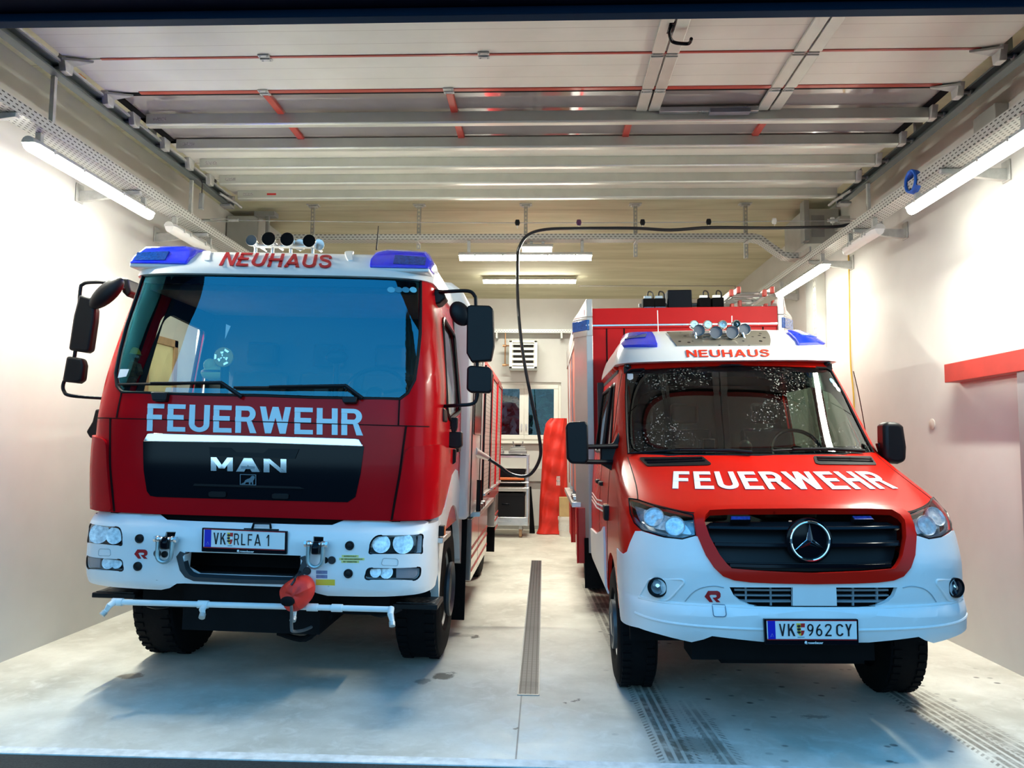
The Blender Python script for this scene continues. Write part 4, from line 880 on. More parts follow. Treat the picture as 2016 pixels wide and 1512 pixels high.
# ---- roof with visor, beacons, lettering
rings = []
for z, ins in ((2.78, .03), (2.785, 0), (2.82, 0), (2.85, .0), (2.90, .0), (2.94, .0), (2.975, .0), (3.0, .03), (3.005, .12)):
    rg = []
    for q in QC[:49]:
        p = RO.raw(q, z); p.x *= (1-ins*.6); p.y += ins*.8; rg.append(p)
    rings.append([Vector((rg[0].x, 2.02, z))]+rg+[Vector((rg[-1].x, 2.02, z))])
roof = B().ring(rings).done('roof', WHITE, truck)
for x in (408, 690):
    pl = RO.px([(x-6, 514), (x-9, 496), (x+9, 496), (x+6, 514)])
    tp('roof_rib', WHITE, rounded(pl, .02), sh=RO, off=.008, th=.02, parent=roof, bevel=.006)
letters(B(), 'NEUHAUS', quadmap(RO, (432, 525), (653, 530), (446, 500), (655, 505.5), .014), .006, .17, 1.1).done('lettering', LETR, roof, smooth=False)
bp = RO.px([(730, 520), (733, 500), (746, 491), (790, 493), (832, 502), (851, 516), (853, 530), (840, 526)]); bp = [Vector((min(p[0], .99), p[1])) for p in bp]
for sg in (1, -1):
    def sec(y, z0, z1, xa, xb, k): return [(sg*xa, y, z0), (sg*xb, y, z0), (sg*(xb+.0), y+.05*k, z0+(z1-z0)*.45), (sg*(xb-.05), y+.09*k, z1-.012), (sg*(xa+.10), y+.10*k, z1), (sg*(xa+.02), y+.09*k, z1-.02), (sg*(xa-.0), y+.03*k, z0+(z1-z0)*.5)]
    bc = B().ring([sec(.345, 2.855, 2.99, .64, 1.045, 1), sec(.40, 2.855, 3.02, .63, 1.055, 1), sec(.62, 2.86, 3.05, .62, 1.05, .3), sec(.85, 2.88, 3.05, .62, 1.04, 0), sec(1.10, 2.94, 3.02, .64, 1.0, 0)]).done('blue_beacon', BLUE, truck, bevel=.012, seg=3)
    B().prism([(sg*.80, .362, 2.885), (sg*1.02, .362, 2.88), (sg*1.02, .40, 2.945), (sg*.80, .41, 2.96)], (0, .02, 0)).done('led_module', BLUED, bc, smooth=False)
    B().bb((sg*.64, .36, 2.83), (sg*1.05, 1.05, 2.862)).done('beacon_base', WHITE, bc, bevel=.01)
mk = RO.px([(790, 526), (822, 528), (822, 535), (790, 533)])
for pl in (mk, mir(mk)):
    o = tp('marker_lamp', BLACK, rounded(pl, .008), sh=RO, off=.012, th=.02, bevel=.003)
    c = Vector((sum(p[0] for p in pl)/len(pl), sum(p[1] for p in pl)/len(pl))); tp('lens', LENS, [c+(p-c)*.75 for p in pl], sh=RO, off=.015, th=.003, parent=o)
# air horns on the roof
def horn(P, r, L=.32):
    h_ = B().lathe([(r*.80, .06), (r*.92, .025), (r, 0), (r*1.04, .004), (r*1.0, .02), (r*.62, .06), (r*.34, .12), (r*.22, L), (0, L)], P, (0, 1, 0), 24).done('horn_bell', CHROME, truck)
    B().lathe([(r*.92, .03), (0, .032)], P, (0, 1, 0), 20).done('membrane', pbr('horn_mesh', (.10, .12, .14), .6, .5, bump=.4, bscale=300) if P.x < -.35 else DARK, h_)
    B().cyl(P+Vector((0, .1, -r*.3)), Vector((P.x, P.y+.1, 3.0)), .012).done('bracket', ALU, h_)
for u, v, r in ((494.5, 473, 11), (528.5, 470, 14), (565, 471, 14), (608.5, 474, 13)):
    P = RO.loc(u, v, .85); horn(P, r/1515*5.65)
for u in (590, 627): B().lathe([(.045, 0), (.04, .02), (.02, .05), (.012, .1), (0, .1)], RO.loc(u, 482, .98), (0, 1, 0), 18).done('horn_driver', ALU, truck)
B().cyl(RO.loc(500, 484, .95), RO.loc(622, 486, .95), .016).done('horn_rail', ALU, truck)
B().tube([RO.loc(741, 492, .9), RO.loc(745, 445, .95)], [.006, .003], 6).done('antenna', BLACK, truck)
# ---- bumper
op = BU.px([(592, 1094), (600, 1101.5), (592, 1130), (583, 1141), (570, 1146)])
zo0, zo1 = op[-1][1], op[0][1]
OPEN = [Vector((op[0][0], zo1)), Vector((op[2][0], op[2][1])), Vector((op[4][0], zo0))]; OPEN = OPEN+[Vector((-p[0], p[1])) for p in OPEN[::-1]]
bo = BU.px([(590, 1156.5), (606, 1158), (624, 1168), (645, 1173), (758, 1174.5), (819, 1170), (836, 1157), (845, 1120), (851, 1060), (847, 1043), (838, 1036), (823, 1032.5), (817, 1027), (714, 1027), (700, 1034), (590, 1032.5)])
bo = [Vector((min(p[0], 1.0), p[1])) for p in bo]; side_ext = [Vector((1.18, p[1])) for p in (bo[6], bo[10])]
bo = bo[:6]+[Vector((.94, bo[5][1]+.015)), Vector((1.0, bo[6][1]+.02)), Vector((1.10, bo[6][1]+.04)), Vector((1.10, bo[9][1])), Vector((1.0, bo[10][1]+.015))]+bo[11:]
BO = bo+[Vector((-p[0], p[1])) for p in bo[::-1]]
h_up = BU.px([(726, 1090.5), (730, 1066), (741, 1054), (834, 1051), (832, 1089.5)]); h_lo = BU.px([(717, 1141), (723, 1118), (829, 1116), (828, 1133), (820, 1142)])
hr = BU.px([(688.4-8.5, 1074), (688.4+8.5, 1074)]); 
tow = BU.px([(617, 1056), (637, 1057), (637, 1092), (617, 1091)])
H1, H2 = rounded(h_up, [.01, .02, .05, .02, .01], 3), rounded(h_lo, [.02, .02, .02, .02, .03], 3)
holes = [OPEN, H1, mir(H1), H2, mir(H2), tow, mir(tow)]
bum = tp('bumper', BUMPW, BO, sh=BU, off=0, th=.09, holes=holes, ang=.5)
tp('bumper_top_lip', BUMPW, [Vector((-.80, 1.155)), Vector((-.74, 1.175)), Vector((-.40, 1.17)), Vector((-.34, 1.13)), Vector((-.34, 1.10)), Vector((-.8, 1.10))], sh=BU, off=-.01, th=.03, parent=bum, bevel=.008)
tp('bumper_top_lip', BUMPW, mir([Vector((-.80, 1.155)), Vector((-.74, 1.175)), Vector((-.40, 1.17)), Vector((-.34, 1.13)), Vector((-.34, 1.10)), Vector((-.8, 1.10))]), sh=BU, off=-.01, th=.03, parent=bum, bevel=.008)
sc_ = B().bb((-.55, .02, zo0-.02), (.55, .50, zo0+.012)).done('bumper_step', pbr('dark_blue_grey_tread', (.05, .055, .06), .6, var=.3, scale=40), truck, smooth=False)
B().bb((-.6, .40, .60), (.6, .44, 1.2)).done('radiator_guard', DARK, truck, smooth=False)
ofp = [Vector((op[0][0]+.008, zo1-.004)), Vector((op[1][0]+.004, op[1][1]-.008)), op[2], op[3], op[4], Vector((0, zo0-.004))]; ofp = ofp+[Vector((-p[0], p[1])) for p in ofp[-2::-1]]
tp('opening_frame', pbr('dark_grey_plastic', (.030, .036, .042), .5), strip(ofp, .026), sh=BU, off=.006, th=.06)
def headlamp(sh, poly, spots, parent, par=None):
    for pl, sg in ((poly, 1), (mir(poly), -1)):
        o = tp('headlamp', pbr('headlamp_housing', (.025, .027, .03), .35, .3), pl, sh=sh, off=-.05, th=.03, parent=parent)
        gb = B(); ps = [sh.pt(p[0], p[1], -.004) for p in pl]; gb.tube(ps+[ps[0]], .006, 6); gb.done('bezel', BLACKG, o)
        tp('lens', LENS, pl, sh=sh, off=-.004, th=0, parent=o)
        for (u, v, r) in spots:
            c = sh.hit(u, v); c = Vector((c[0]*sg, c[1])); P = sh.pt(c[0], c[1], -.03)
            B().lathe([(r, -.012), (r*.92, 0), (r*.6, .018), (r*.28, .028), (r*.26, .004), (0, .0)], P, (0, 1, -.25), 24).done('reflector', REFLM, o)
headlamp(BU, H1, ((751.7, 1072, .057), (797, 1070.5, .066)), truck)
headlamp(BU, H2, ((740, 1128, .035), (762, 1128, .042)), truck)
ind = BU.px([(781, 1120), (826, 1118), (825, 1132), (818, 1139), (781, 1139)])
for pl in (ind, mir(ind)): tp('indicator_lens', pbr('grey_indicator_lens', (.30, .28, .30), .2), pl, sh=BU, off=-.012, th=.01)
for (u, v) in ((688.4, 1074), (685.8, 1129)):
    c = BU.hit(u, v)
    for sg in (1, -1):
        P = BU.pt(sg*c[0], c[1], .003); o = B().lathe([(.028, .01), (.028, -.006), (.023, -.009), (.017, -.006), (.015, -.0065), (0, -.0065)], P, (0, 1, 0), 20).done('parking_sensor', BLACK, bum)
# tow eyes with shackles
def shackle(c, sg):
    P = BU.pt(sg*c[0], c[1], 0)
    t_ = B().bb((P.x-.034, .03, P.z-.07), (P.x+.034, .14, P.z+.06)).done('tow_socket', DARK, truck, smooth=False)
    B().prism([(P.x-.022, .04, P.z+.035), (P.x-.022, -.05, P.z+.03), (P.x-.022, -.075, P.z), (P.x-.022, -.07, P.z-.045), (P.x-.022, .04, P.z-.05)], (.044, 0, 0)).done('tow_eye', BLACKG, t_, bevel=.008)
    z0 = P.z+.005; y0 = -.045
    pth = [(P.x-.045, y0, z0+.01), (P.x-.045, y0-.004, z0-.05)]+[(P.x+.045*math.cos(a), y0-.006, z0-.085+.045*math.sin(a)*1.0) for a in np.linspace(math.pi, 2*math.pi, 9)]+[(P.x+.045, y0-.004, z0-.05), (P.x+.045, y0, z0+.01)]
    s_ = B().tube(pth, [.015, .013]+[.013]*9+[.013, .015], 10).done('shackle', pbr('zinc', (.36, .46, .48), .4, .7), truck)
    B().cyl((P.x-.07, y0, z0+.01), (P.x+.07, y0, z0+.01), .012).cyl((P.x-.072, y0, z0+.01), (P.x-.058, y0, z0+.01), .02, n=6).cyl((P.x+.058, y0, z0+.01), (P.x+.074, y0, z0+.01), .019, n=6).ell((P.x-.045, y0, z0+.01), (.021, .021, .021)).ell((P.x+.045, y0, z0+.01), (.021, .021, .021)).done('bolt', ALU, s_)
cs = Vector((sum(p[0] for p in tow)/4, sum(p[1] for p in tow)/4)); shackle(cs, 1); shackle(cs, -1)
def disc(u, v, r, txt, sh=BU, mat=None, par=None):
    c = sh.hit(u, v); P = sh.pt(c[0], c[1], .002); n_ = (sh.pt(c[0], c[1], .02)-P).normalized()
    o = B().lathe([(r, .002), (r, -.004), (0, -.004)], P, -n_, 20).done('weight_disc', mat or pbr('slate_blue_disc', (.09, .12, .22), .5, var=0), par or bum)
    B().lathe([(r*1.0, -.002), (r*1.12, -.0045), (r*1.0, -.006), (r*.9, -.0045)], P, -n_, 20).done('rim', INK, o)
    letters(B(), txt, lambda x, y, of: P+Vector(((x-.5)*r*.95, 0, (y-.5)*r*1.0))+n_*(.0065+of), .0015, .02).done('lettering', INK, o, smooth=False)
disc(653.5, 1102.6, .022, '7t'); disc(605, 1123.7, .022, '5t'); disc(310.5, 1089.5, .022, '7t')
B().lathe([(.02, 0), (.02, -.012), (0, -.012)], BU.pt(*BU.hit(640, 1103), 0), (0, -1, 0), 16).lathe([(.02, 0), (.02, .012), (0, .012)], BU.pt(*BU.hit(325, 1091), 0), (0, -1, 0), 16).done('tow_plug', BLACK, bum)
def decal(name, mat, px4, sh, off=.002, th=.002, parent=None, r=0):
    return tp(name, mat, sh.px(px4), sh=sh, off=off, th=th, parent=parent, r=r)
for (x0, x1, y, t_) in ((673, 706, 1094.8, 'AUFENTHALT'), (668, 717.5, 1100.5, 'IM GEFAHRENBEREICH'), (672, 707, 1105.8, 'IST VERBOTEN')):
    o = decal('warning_label', LABELY, [(x0, y-2.3), (x1, y-2), (x1, y+2.5), (x0, y+2.2)], BU, parent=bum)
    letters(B(), t_, quadmap(BU, (x0+4, y+1.2), (x1-4, y+1.5), (x0+4, y-1.2), (x1-4, y-.9), .0035), .001, .02).done('lettering', INK, o, smooth=False)
for y in (1126.5, 1135): decal('info_label', LABELB, [(622.5, y-3.5), (644.5, y-3), (644.5, y+3.5), (622.5, y+3)], BU, parent=bum)
decal('info_label', PLYEL, [(622, 1140.5), (659.5, 1141), (659.5, 1152.5), (622, 1151.5)], BU, parent=bum)
for sg in (1, -1):
    pl = BU.px([(754, 1099), (781, 1100), (784, 1104), (783, 1114), (754, 1113), (751, 1110)]); pl = pl if sg > 0 else mir(pl)
    gb = B(); ps = [BU.pt(p[0], p[1], .0) for p in rounded(pl, .01)]; gb.tube(ps+[ps[0]], .0022, 4).done('cover_outline', pbr('grey_groove', (.35, .38, .40), .6, var=0), bum)
def r_logo(sh, bl, br, tl, tr_, parent, mat=LETR, off=.004):
    f = quadmap(sh, bl, br, tl, tr_, off); b = B()
    P = [(0, .5), (.24, 1), (.80, 1), (.93, .92), (1, .75), (1, .50), (.93, .36), (.80, .28), (1, 0), (.75, 0), (.56, .30), (.50, .40), (.70, .42), (.76, .50), (.76, .58), (.70, .66), (.40, .66), (.30, .58), (.52, 0), (.30, 0)]
    n = len(P); b.add([f(x, y, 0) for x, y in P]+[f(x, y, -.003) for x, y in P], [tuple(range(n)), tuple(range(2*n-1, n-1, -1))]+[(i, (i+1) % n, n+(i+1) % n, n+i) for i in range(n)])
    return b.done('maker_emblem', mat, parent, smooth=False)
r_logo(BU, (265, 1099.5), (290.5, 1100), (265, 1081.5), (290.5, 1082), bum)
# ---- number plate (shared builder)
def number_plate(sh, tl, tr_, bl, br, seq, ystrip, parent, y):
    P = [sh.loc(*p, y) for p in (bl, br, tl, tr_)]
    def f(x, z, o): return (P[0]*(1-x)+P[1]*x)*(1-z)+(P[2]*(1-x)+P[3]*x)*z+Vector((0, -o, 0))
    def rect(x0, x1, z0, z1, o, th, name, mat, par, bev=0.):
        pl = [(x0, z0), (x1, z0), (x1, z1), (x0, z1)]
        return B().add([f(*p, o) for p in pl]+[f(*p, o-th) for p in pl], [(0, 1, 2, 3), (7, 6, 5, 4), (0, 4, 5, 1), (1, 5, 6, 2), (2, 6, 7, 3), (3, 7, 4, 0)]).done(name, mat, par, smooth=False, bevel=bev)
    fr = rect(0, 1, -ystrip, 1, 0, .025, 'number_plate', BLACKG, parent, .004)
    pl = rect(.025, .978, .10, .93, .003, .004, 'plate_face', PLATE, fr)
    rect(.025, .978, .925, .96, .0035, .004, 'plate_stripe', LETR, fr); rect(.025, .978, .05, .085, .0035, .004, 'plate_stripe', LETR, fr)
    rect(.035, .115, .10, .93, .0045, .003, 'plate_band', PLBLUE, fr)
    letters(B(), 'A', lambda x, z, o: f(.060+.035*x, .20+.15*z, .006+o), .001, .02).done('country_letter', PLATE, fr, smooth=False)
    for txt, x0, x1 in seq:
        if txt == '*':
            sx, z0, z1 = x1-x0, .30, .82
            outl = lambda a, c: [(x0+sx*a, .82), (x0+sx*c, .82)]+[(x0+sx*(c-(c-a)*i/6), .82-.60*(1 if False else math.sqrt(max(0, 1-abs((c-(c-a)*i/6)*2-1)**2.6)))*.9-.02) for i in range(7)]
            for nm, mm, a, c in (('emblem', PLYEL, 0, .5), ('emblem', PLRED, .5, 1)):
                po = outl(a, c); n = len(po); B().add([f(*p, .006) for p in po]+[f(*p, .003) for p in po], [tuple(range(n)), tuple(range(2*n-1, n-1, -1))]+[(i, (i+1) % n, n+(i+1) % n, n+i) for i in range(n)]).done(nm, mm, fr, smooth=False)
            rect(x0+sx*.5, x0+sx*.97, .50, .64, .0075, .002, 'emblem_bar', PLATE, fr)
            for z in (.70, .56, .42): B().ell(f(x0+sx*.26, z, .007), (.010, .002, .007)).done('emblem_beast', INK, fr)
            rect(x0+sx*.1, x0+sx*.9, .17, .20, .005, .002, 'emblem_caption', pbr('teal_caption', (.05, .25, .32), .5), fr)
        else:
            letters(B(), txt, lambda x, z, o: f(x0+(x1-x0)*x, .24+.56*z, .006+o), .0015, .145).done('character', INK, fr, smooth=False)
    lf = lambda a, c: (lambda x, z, o: f(a+(c-a)*x, -ystrip*.75+(ystrip*.75)*z*.9, .002+o))
    letters(B(), 'rosenbauer', lf(.455, .62), .001, .02).done('holder_lettering', LETW, fr, smooth=False)
    P4 = [f(.42, -ystrip*.75, 0), f(.445, -ystrip*.75, 0), f(.42, .0, 0), f(.445, .0, 0)]
    lg = [(0, .5), (.24, 1), (.85, 1), (1, .7), (.85, .3), (1, 0), (.7, 0), (.5, .4), (.3, 0)]
    B().add([f(.42+.028*x, -ystrip*.8+ystrip*.85*z, .003) for x, z in lg], [tuple(range(9))]).done('maker_emblem', LETW, fr, smooth=False)
    return fr
number_plate(BU, (397.5, 1039), (565, 1046), (396.5, 1080), (564, 1086), (('V', .143, .205), ('K', .225, .290), ('*', .305, .372), ('R', .385, .445), ('L', .470, .520), ('F', .548, .598), ('A', .624, .700), ('1', .765, .797)), .14, truck, -.02)
B().tube([BU.loc(497, 1040, .03), BU.loc(500, 1030, .02), BU.loc(532, 1031, .02), BU.loc(533, 1040, .03)], .008).bb(tuple(BU.loc(480, 1042, .02)), tuple(BU.loc(555, 1040, .08))).done('front_latch', BLACK, truck)
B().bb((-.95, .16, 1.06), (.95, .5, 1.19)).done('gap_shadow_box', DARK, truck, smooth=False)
GRIP = MT('grip_plate'); vv = GRIP.n('ShaderNodeTexVoronoi'); GRIP.set(vv.inputs['Vector'], GRIP.pos()); vv.inputs['Scale'].default_value = 26
GRIP.p(Base_Color=GRIP.mix(GRIP.rng(vv.outputs['Distance'], .25, .35), (.05, .05, .05), (.008, .008, .009)), Roughness=.5); GRIP.bump(vv.outputs['Distance'], .6, .01)
# ---- fenders / wheel arches in white beside the bumper
for sg in (1, -1):
    f0 = lambda y, z, o: Vector((sg*(1.135+o), y, z))
    arch = [(1.32+.66*math.cos(a), .50+.68*math.sin(a)) for a in np.linspace(math.pi*.97, math.pi*.08, 16)]
    poly = [(.50, .95), (.50, 1.16), (.86, 1.20), (1.20, 1.42), (1.42, 1.46), (1.62, 1.44), (1.84, 1.25), (2.06, .98), (2.10, .60)]+arch[::-1]+[(.60, .70)]
    fd = patch(B(), poly if sg > 0 else poly[::-1], f0, .02, .06, zc(.4, 2.2, .12), zc(.4, 1.6, .1)).done('fender', WHITE, truck, bevel=.012)
    b = B(); rg = []
    for a in np.linspace(math.pi*.99, math.pi*.02, 18): rg.append([(sg*1.10, 1.32+.655*math.cos(a), .5+.675*math.sin(a)), (sg*.70, 1.32+.655*math.cos(a), .5+.675*math.sin(a)), (sg*.70, 1.32+.7*math.cos(a), .5+.72*math.sin(a)), (sg*1.10, 1.32+.70*math.cos(a), .5+.72*math.sin(a))])
    b.ring(rg).done('wheel_housing', DARK, truck)
    B().bb((sg*1.13, .50, .985), (sg*1.19, .95, 1.02)).done('side_trim', ALU, fd, bevel=.004)
    B().bb((sg*1.145, .52, 1.03), (sg*1.19, .60, 1.10)).done('side_lamp', BLACK, fd, bevel=.006)
    B().bb((sg*1.192, .53, 1.035), (sg*1.195, .59, 1.095)).done('side_lens', ORANGE, fd, smooth=False)
    # step beside the wheel
    st_ = B().box((sg*1.03, .55, .575), (.30, .30, .035)).done('wheel_step', BLACK, truck, bevel=.006)
    B().bb((sg*.90, .42, .592), (sg*1.16, .68, .598)).done('step_tread', GRIP, st_, smooth=False)
    B().tube(spline([(sg*.62, .60, .52), (sg*.78, .50, .50), (sg*.92, .5, .55)], 5), .025).done('step_bracket', BLACK, st_)
    B().bb((sg*.74, 2.08, .12), (sg*1.20, 2.10, 1.0)).done('mud_flap', RUBBER, truck, bevel=.004)
# ---- wheels (contact kept on the level floor)
def wheel(parent, x, y, r, w_, sg, roll, hub=.0, name='wheel', rimc=None):
    zz = r/math.cos(roll)+x*math.sin(roll)
    o = Vector((x, y, zz)); ax = (sg, 0, 0); h = w_/2
    t_ = B().lathe([(r*.58, -h*.75), (r*.62, -h), (r*.88, -h*1.03), (r*.965, -h*.92), (r, -h*.72), (r, h*.72), (r*.965, h*.92), (r*.88, h*1.03), (r*.62, h), (r*.58, h*.75)], o, ax, 56)
    for k in range(44):
        a = k/44*6.28318
        for sgn in (-1, 1):
            c, s_ = math.cos(a+(.07 if sgn > 0 else 0)), math.sin(a+(.07 if sgn > 0 else 0)); R = Matrix.Rotation(-a-(.07 if sgn > 0 else 0), 3, 'X')
            t_.box(o+Vector((sgn*h*.62, r*c, r*s_)), (h*.42, .018, .036), Matrix.Rotation(a+(.07 if sgn > 0 else 0), 3, 'X'))
    ty = t_.done(name, RUBBER, parent, ang=.5)
    B().lathe([(r*.60, -h*.6), (r*.60, h*.80), (r*.56, h*.85), (r*.53, h*.62), (r*.42, h*.45), (r*.30, h*.52+hub), (r*.28, h*.62+hub), (0, h*.64+hub)], o, ax, 32).done('rim', rimc or STEELD, ty)
    bo_ = B()
    for k in range(10): a = k/10*6.283; bo_.cyl(o+Vector((sg*h*.45, r*.36*math.cos(a), r*.36*math.sin(a))), o+Vector((sg*(h*.45+.04), r*.36*math.cos(a), r*.36*math.sin(a))), .014, n=6)
    bo_.done('wheel_nut', STEEL, ty, smooth=False)
    return ty
for sg in (1, -1):
    wt = wheel(truck, sg*.97, 1.32, .515, .32, sg, TROLL)
    zz = .515+sg*.97*TROLL
    B().lathe([(.19, .0), (.205, .02), (.205, .04), (.18, .045), (.16, .02)], (sg*1.13, 1.32, zz), (sg, 0, 0), 28).done('hub_ring', pbr('dark_hub_steel', (.09, .10, .11), .4, .5), wt)
    wheel(truck, sg*.95, 5.0, .515, .34, sg, TROLL)
B().bb((-.45, .2, .42), (.45, 6.0, .80)).cyl((-.9, 1.32, .5), (.9, 1.32, .5), .09).cyl((-.9, 5., .5), (.9, 5., .5), .09).bb((-.85, .45, .50), (.85, .62, .64)).done('chassis', DARK, truck)
b = B()
b.bb((-.55, .50, .455), (.30, .54, .475)).bb((-.55, .50, .36), (.30, .54, .385))
for x in (-.55, -.42, -.24, -.06, .12, .28): b.bb((x, .5, .37), (x+.025, .54, .47))
b.tube(spline([(.10, .45, .36), (.30, .4, .34), (.42, .45, .45)], 5), .02).ell((.42, .45, .50), (.05, .05, .05)).done('under_guard', DARK, truck)
# ---- spray bar
W_ = pbr('pale_blue_white_pipe', (.72, .76, .76), .4, var=.05)
e0, e1 = BU.loc(222, 1185, -.02), BU.loc(775, 1200, -.02)
sb = B().tube([e0, e1], .018, 12).done('spray_bar', W_, truck)
d = (e1-e0).normalized()
for u in (402, 617, 232, 665): p = e0+(e1-e0)*((u-222)/553); B().cyl(p-d*.033, p+d*.033, .024).done('pipe_coupling', W_, sb)
for a, c in (((228, 1183), (203, 1208)), ((404, 1192), (398, 1213)), ((583, 1194), (577, 1219)), ((770, 1198), (772, 1229))):
    A, C_ = BU.loc(*a, -.02), BU.loc(*c, -.08)
    n_ = B().tube([A, A+(C_-A)*.3+Vector((0, -.03, 0)), A+(C_-A)*.75, C_], [.02, .019, .015, .015], 12).done('spray_nozzle', W_, sb)
    q = (C_-A).normalized(); B().cyl(C_-q*.015, C_+q*.012, .019).done('nozzle_tip', STEEL, n_)
# ---- mirrors
def px_prism(sh, pts, y0, y1, name, mat, bev, parent, mirror=False):
    b = B(); P = [sh.loc(u, v, y0) for u, v in pts]
    b.prism(P, (0, y1-y0, 0)); return b.done(name, mat, parent, bevel=bev, seg=3)
def tubepx(sh, pts, y, r, name, par, mat=BLACK):
    return B().tube(spline([sh.loc(u, v, yy) for (u, v), yy in zip(pts, y)], 5), r, 10).done(name, mat, par)
for arm_, y, main, low, kerb in (
    ([(258, 575), (215, 557.5), (178, 556), (163, 560), (158, 572), (153, 640), (147, 700), (135, 735), (125, 755), (126, 770), (140, 779), (206, 784)], .55,
     [(154, 579), (179, 585), (186, 610), (184.5, 632), (176, 690), (168, 694), (133, 689), (143, 621)], [(129.7, 700), (161.6, 705.5), (165, 719), (161.6, 749), (152.5, 754.6), (120.5, 751)], ((178, 606), (242, 549), 13)),
    ([(860, 576), (882, 574), (921, 573), (934, 582), (937, 600), (939, 700), (940, 760), (939, 782), (930, 795), (900, 798), (866, 800)], .55,
     [(919, 604), (924, 600), (964, 601), (971, 608), (973, 680), (967, 710), (928, 713), (918, 695)], [(919, 724), (925, 719), (963, 722), (969.5, 730), (969, 768), (963, 774), (925, 773), (918, 766)], ((893, 595), (919, 640), 11))):
    ma_ = tubepx(TR, arm_, [y+.12]+[y]*(len(arm_)-2)+[y+.1], .013, 'mirror_arm', truck)
    px_prism(TR, main, y-.03, y+.05, 'mirror_housing', BLACK, .02, ma_); px_prism(TR, low, y-.03, y+.04, 'wide_angle_mirror', BLACK, .02, ma_)
    a, c = TR.loc(*kerb[0], y-.02), TR.loc(*kerb[1], y+.0); d = c-a; L = d.length/2; R = d.to_track_quat('Z', 'Y').to_matrix()
    B().ell((a+c)/2, (kerb[2]/1515*5.2, .07, L), R, 16, 12).done('kerb_mirror', BLACK, ma_)
px_prism(TR, [(853, 568), (872, 570), (878, 585), (866, 597), (853, 600)], .62, .78, 'mirror_mount', BLACK, .012, truck)
px_prism(TR, [(237, 545), (252, 549), (258, 575), (250, 585), (240, 575)], .62, .78, 'mirror_mount', BLACK, .012, truck)
px_prism(TR, [(824, 806), (828, 802), (849, 803), (849, 832), (826, 832)], .48, .62, 'lower_mirror_mount', BLACK, .015, truck)
px_prism(TR, [(850, 803), (874, 803), (875, 830), (850, 832)], .55, .75, 'lower_mirror_mount', BLACK, .015, truck)
cmx = px_prism(TR, [(880, 850), (909, 850), (909, 878), (903, 883), (885, 882), (879, 876)], .95, 1.05, 'search_lamp', BLACK, .012, truck)
px_prism(TR, [(887, 822), (901, 822), (900, 842), (896, 852), (889, 852), (886, 838)], .97, 1.03, 'lamp_joint', BLACK, .008, cmx)
tubepx(TR, [(874, 826), (882, 826), (890, 828)], [.75, .9, 1.0], .008, 'lamp_arm', cmx); tubepx(TR, [(890, 842), (875, 852), (876, 862), (882, 866)], [1.]*4, .005, 'lamp_cord', cmx)
px_prism(TR, [(886, 884), (898, 884), (897, 910), (891, 915), (886, 908)], 1.2, 1.24, 'grab_handle', BLACK, .008, truck)
c2 = px_prism(TR, [(187, 806), (196, 805), (205, 818), (203, 845), (193, 864), (176, 862), (169, 850), (181, 830)], .95, 1.02, 'search_lamp', BLACK, .012, truck)
# ---- crew module and body
prof = [(1.225, 1.02), (1.225, 2.50), (1.19, 2.85), (1.12, 3.0), (1.02, 3.07), (.6, 3.10)]; prof = prof+[(-x, z) for x, z in prof[::-1]]
cw = B().prism([(x, 1.80, z) for x, z in prof], (0, 1.45, 0)).done('crew_compartment', WHITE, truck, bevel=.03, seg=3)
for sg in (1, -1):
    B().bb((sg*1.226, 2.15, 1.75), (sg*1.235, 2.85, 2.45)).done('crew_window', BLACKG, cw, bevel=.01)
    B().bb((sg*1.226, 2.0, 1.0), (sg*1.232, 2.02, 2.55)).done('panel_gap', SEAM, cw, smooth=False)
    B().bb((sg*1.226, 2.92, 1.0), (sg*1.232, 2.94, 2.55)).done('panel_gap', SEAM, cw, smooth=False)
bd_ = B().prism([(x*.995, 3.25, z) for x, z in [(1.23, .95), (1.23, 2.55), (1.13, 2.70), (-1.13, 2.70), (-1.23, 2.55), (-1.23, .95)]], (0, 3.2, 0)).done('rear_body', RED_T, truck, bevel=.015)
B().bb((-1.08, 3.3, 2.695), (1.08, 6.4, 2.72)).done('bounce_cover_deck', ALU, bd_, smooth=False)  # unseen pale deck added to keep red bounce off the ceiling
SHUT = MT('roller_shutter'); X, Y, Z = SHUT.xyz(); sh_ = SHUT.rng(SHUT.ma('ABSOLUTE', SHUT.ma('SUBTRACT', SHUT.ma('FRACT', SHUT.ma('DIVIDE', Z, .045)), .5)), .40, .46)
SHUT.p(Base_Color=SHUT.mix(sh_, (.62, .60, .58), (.18, .17, .16)), Roughness=.3, Metallic=.55)
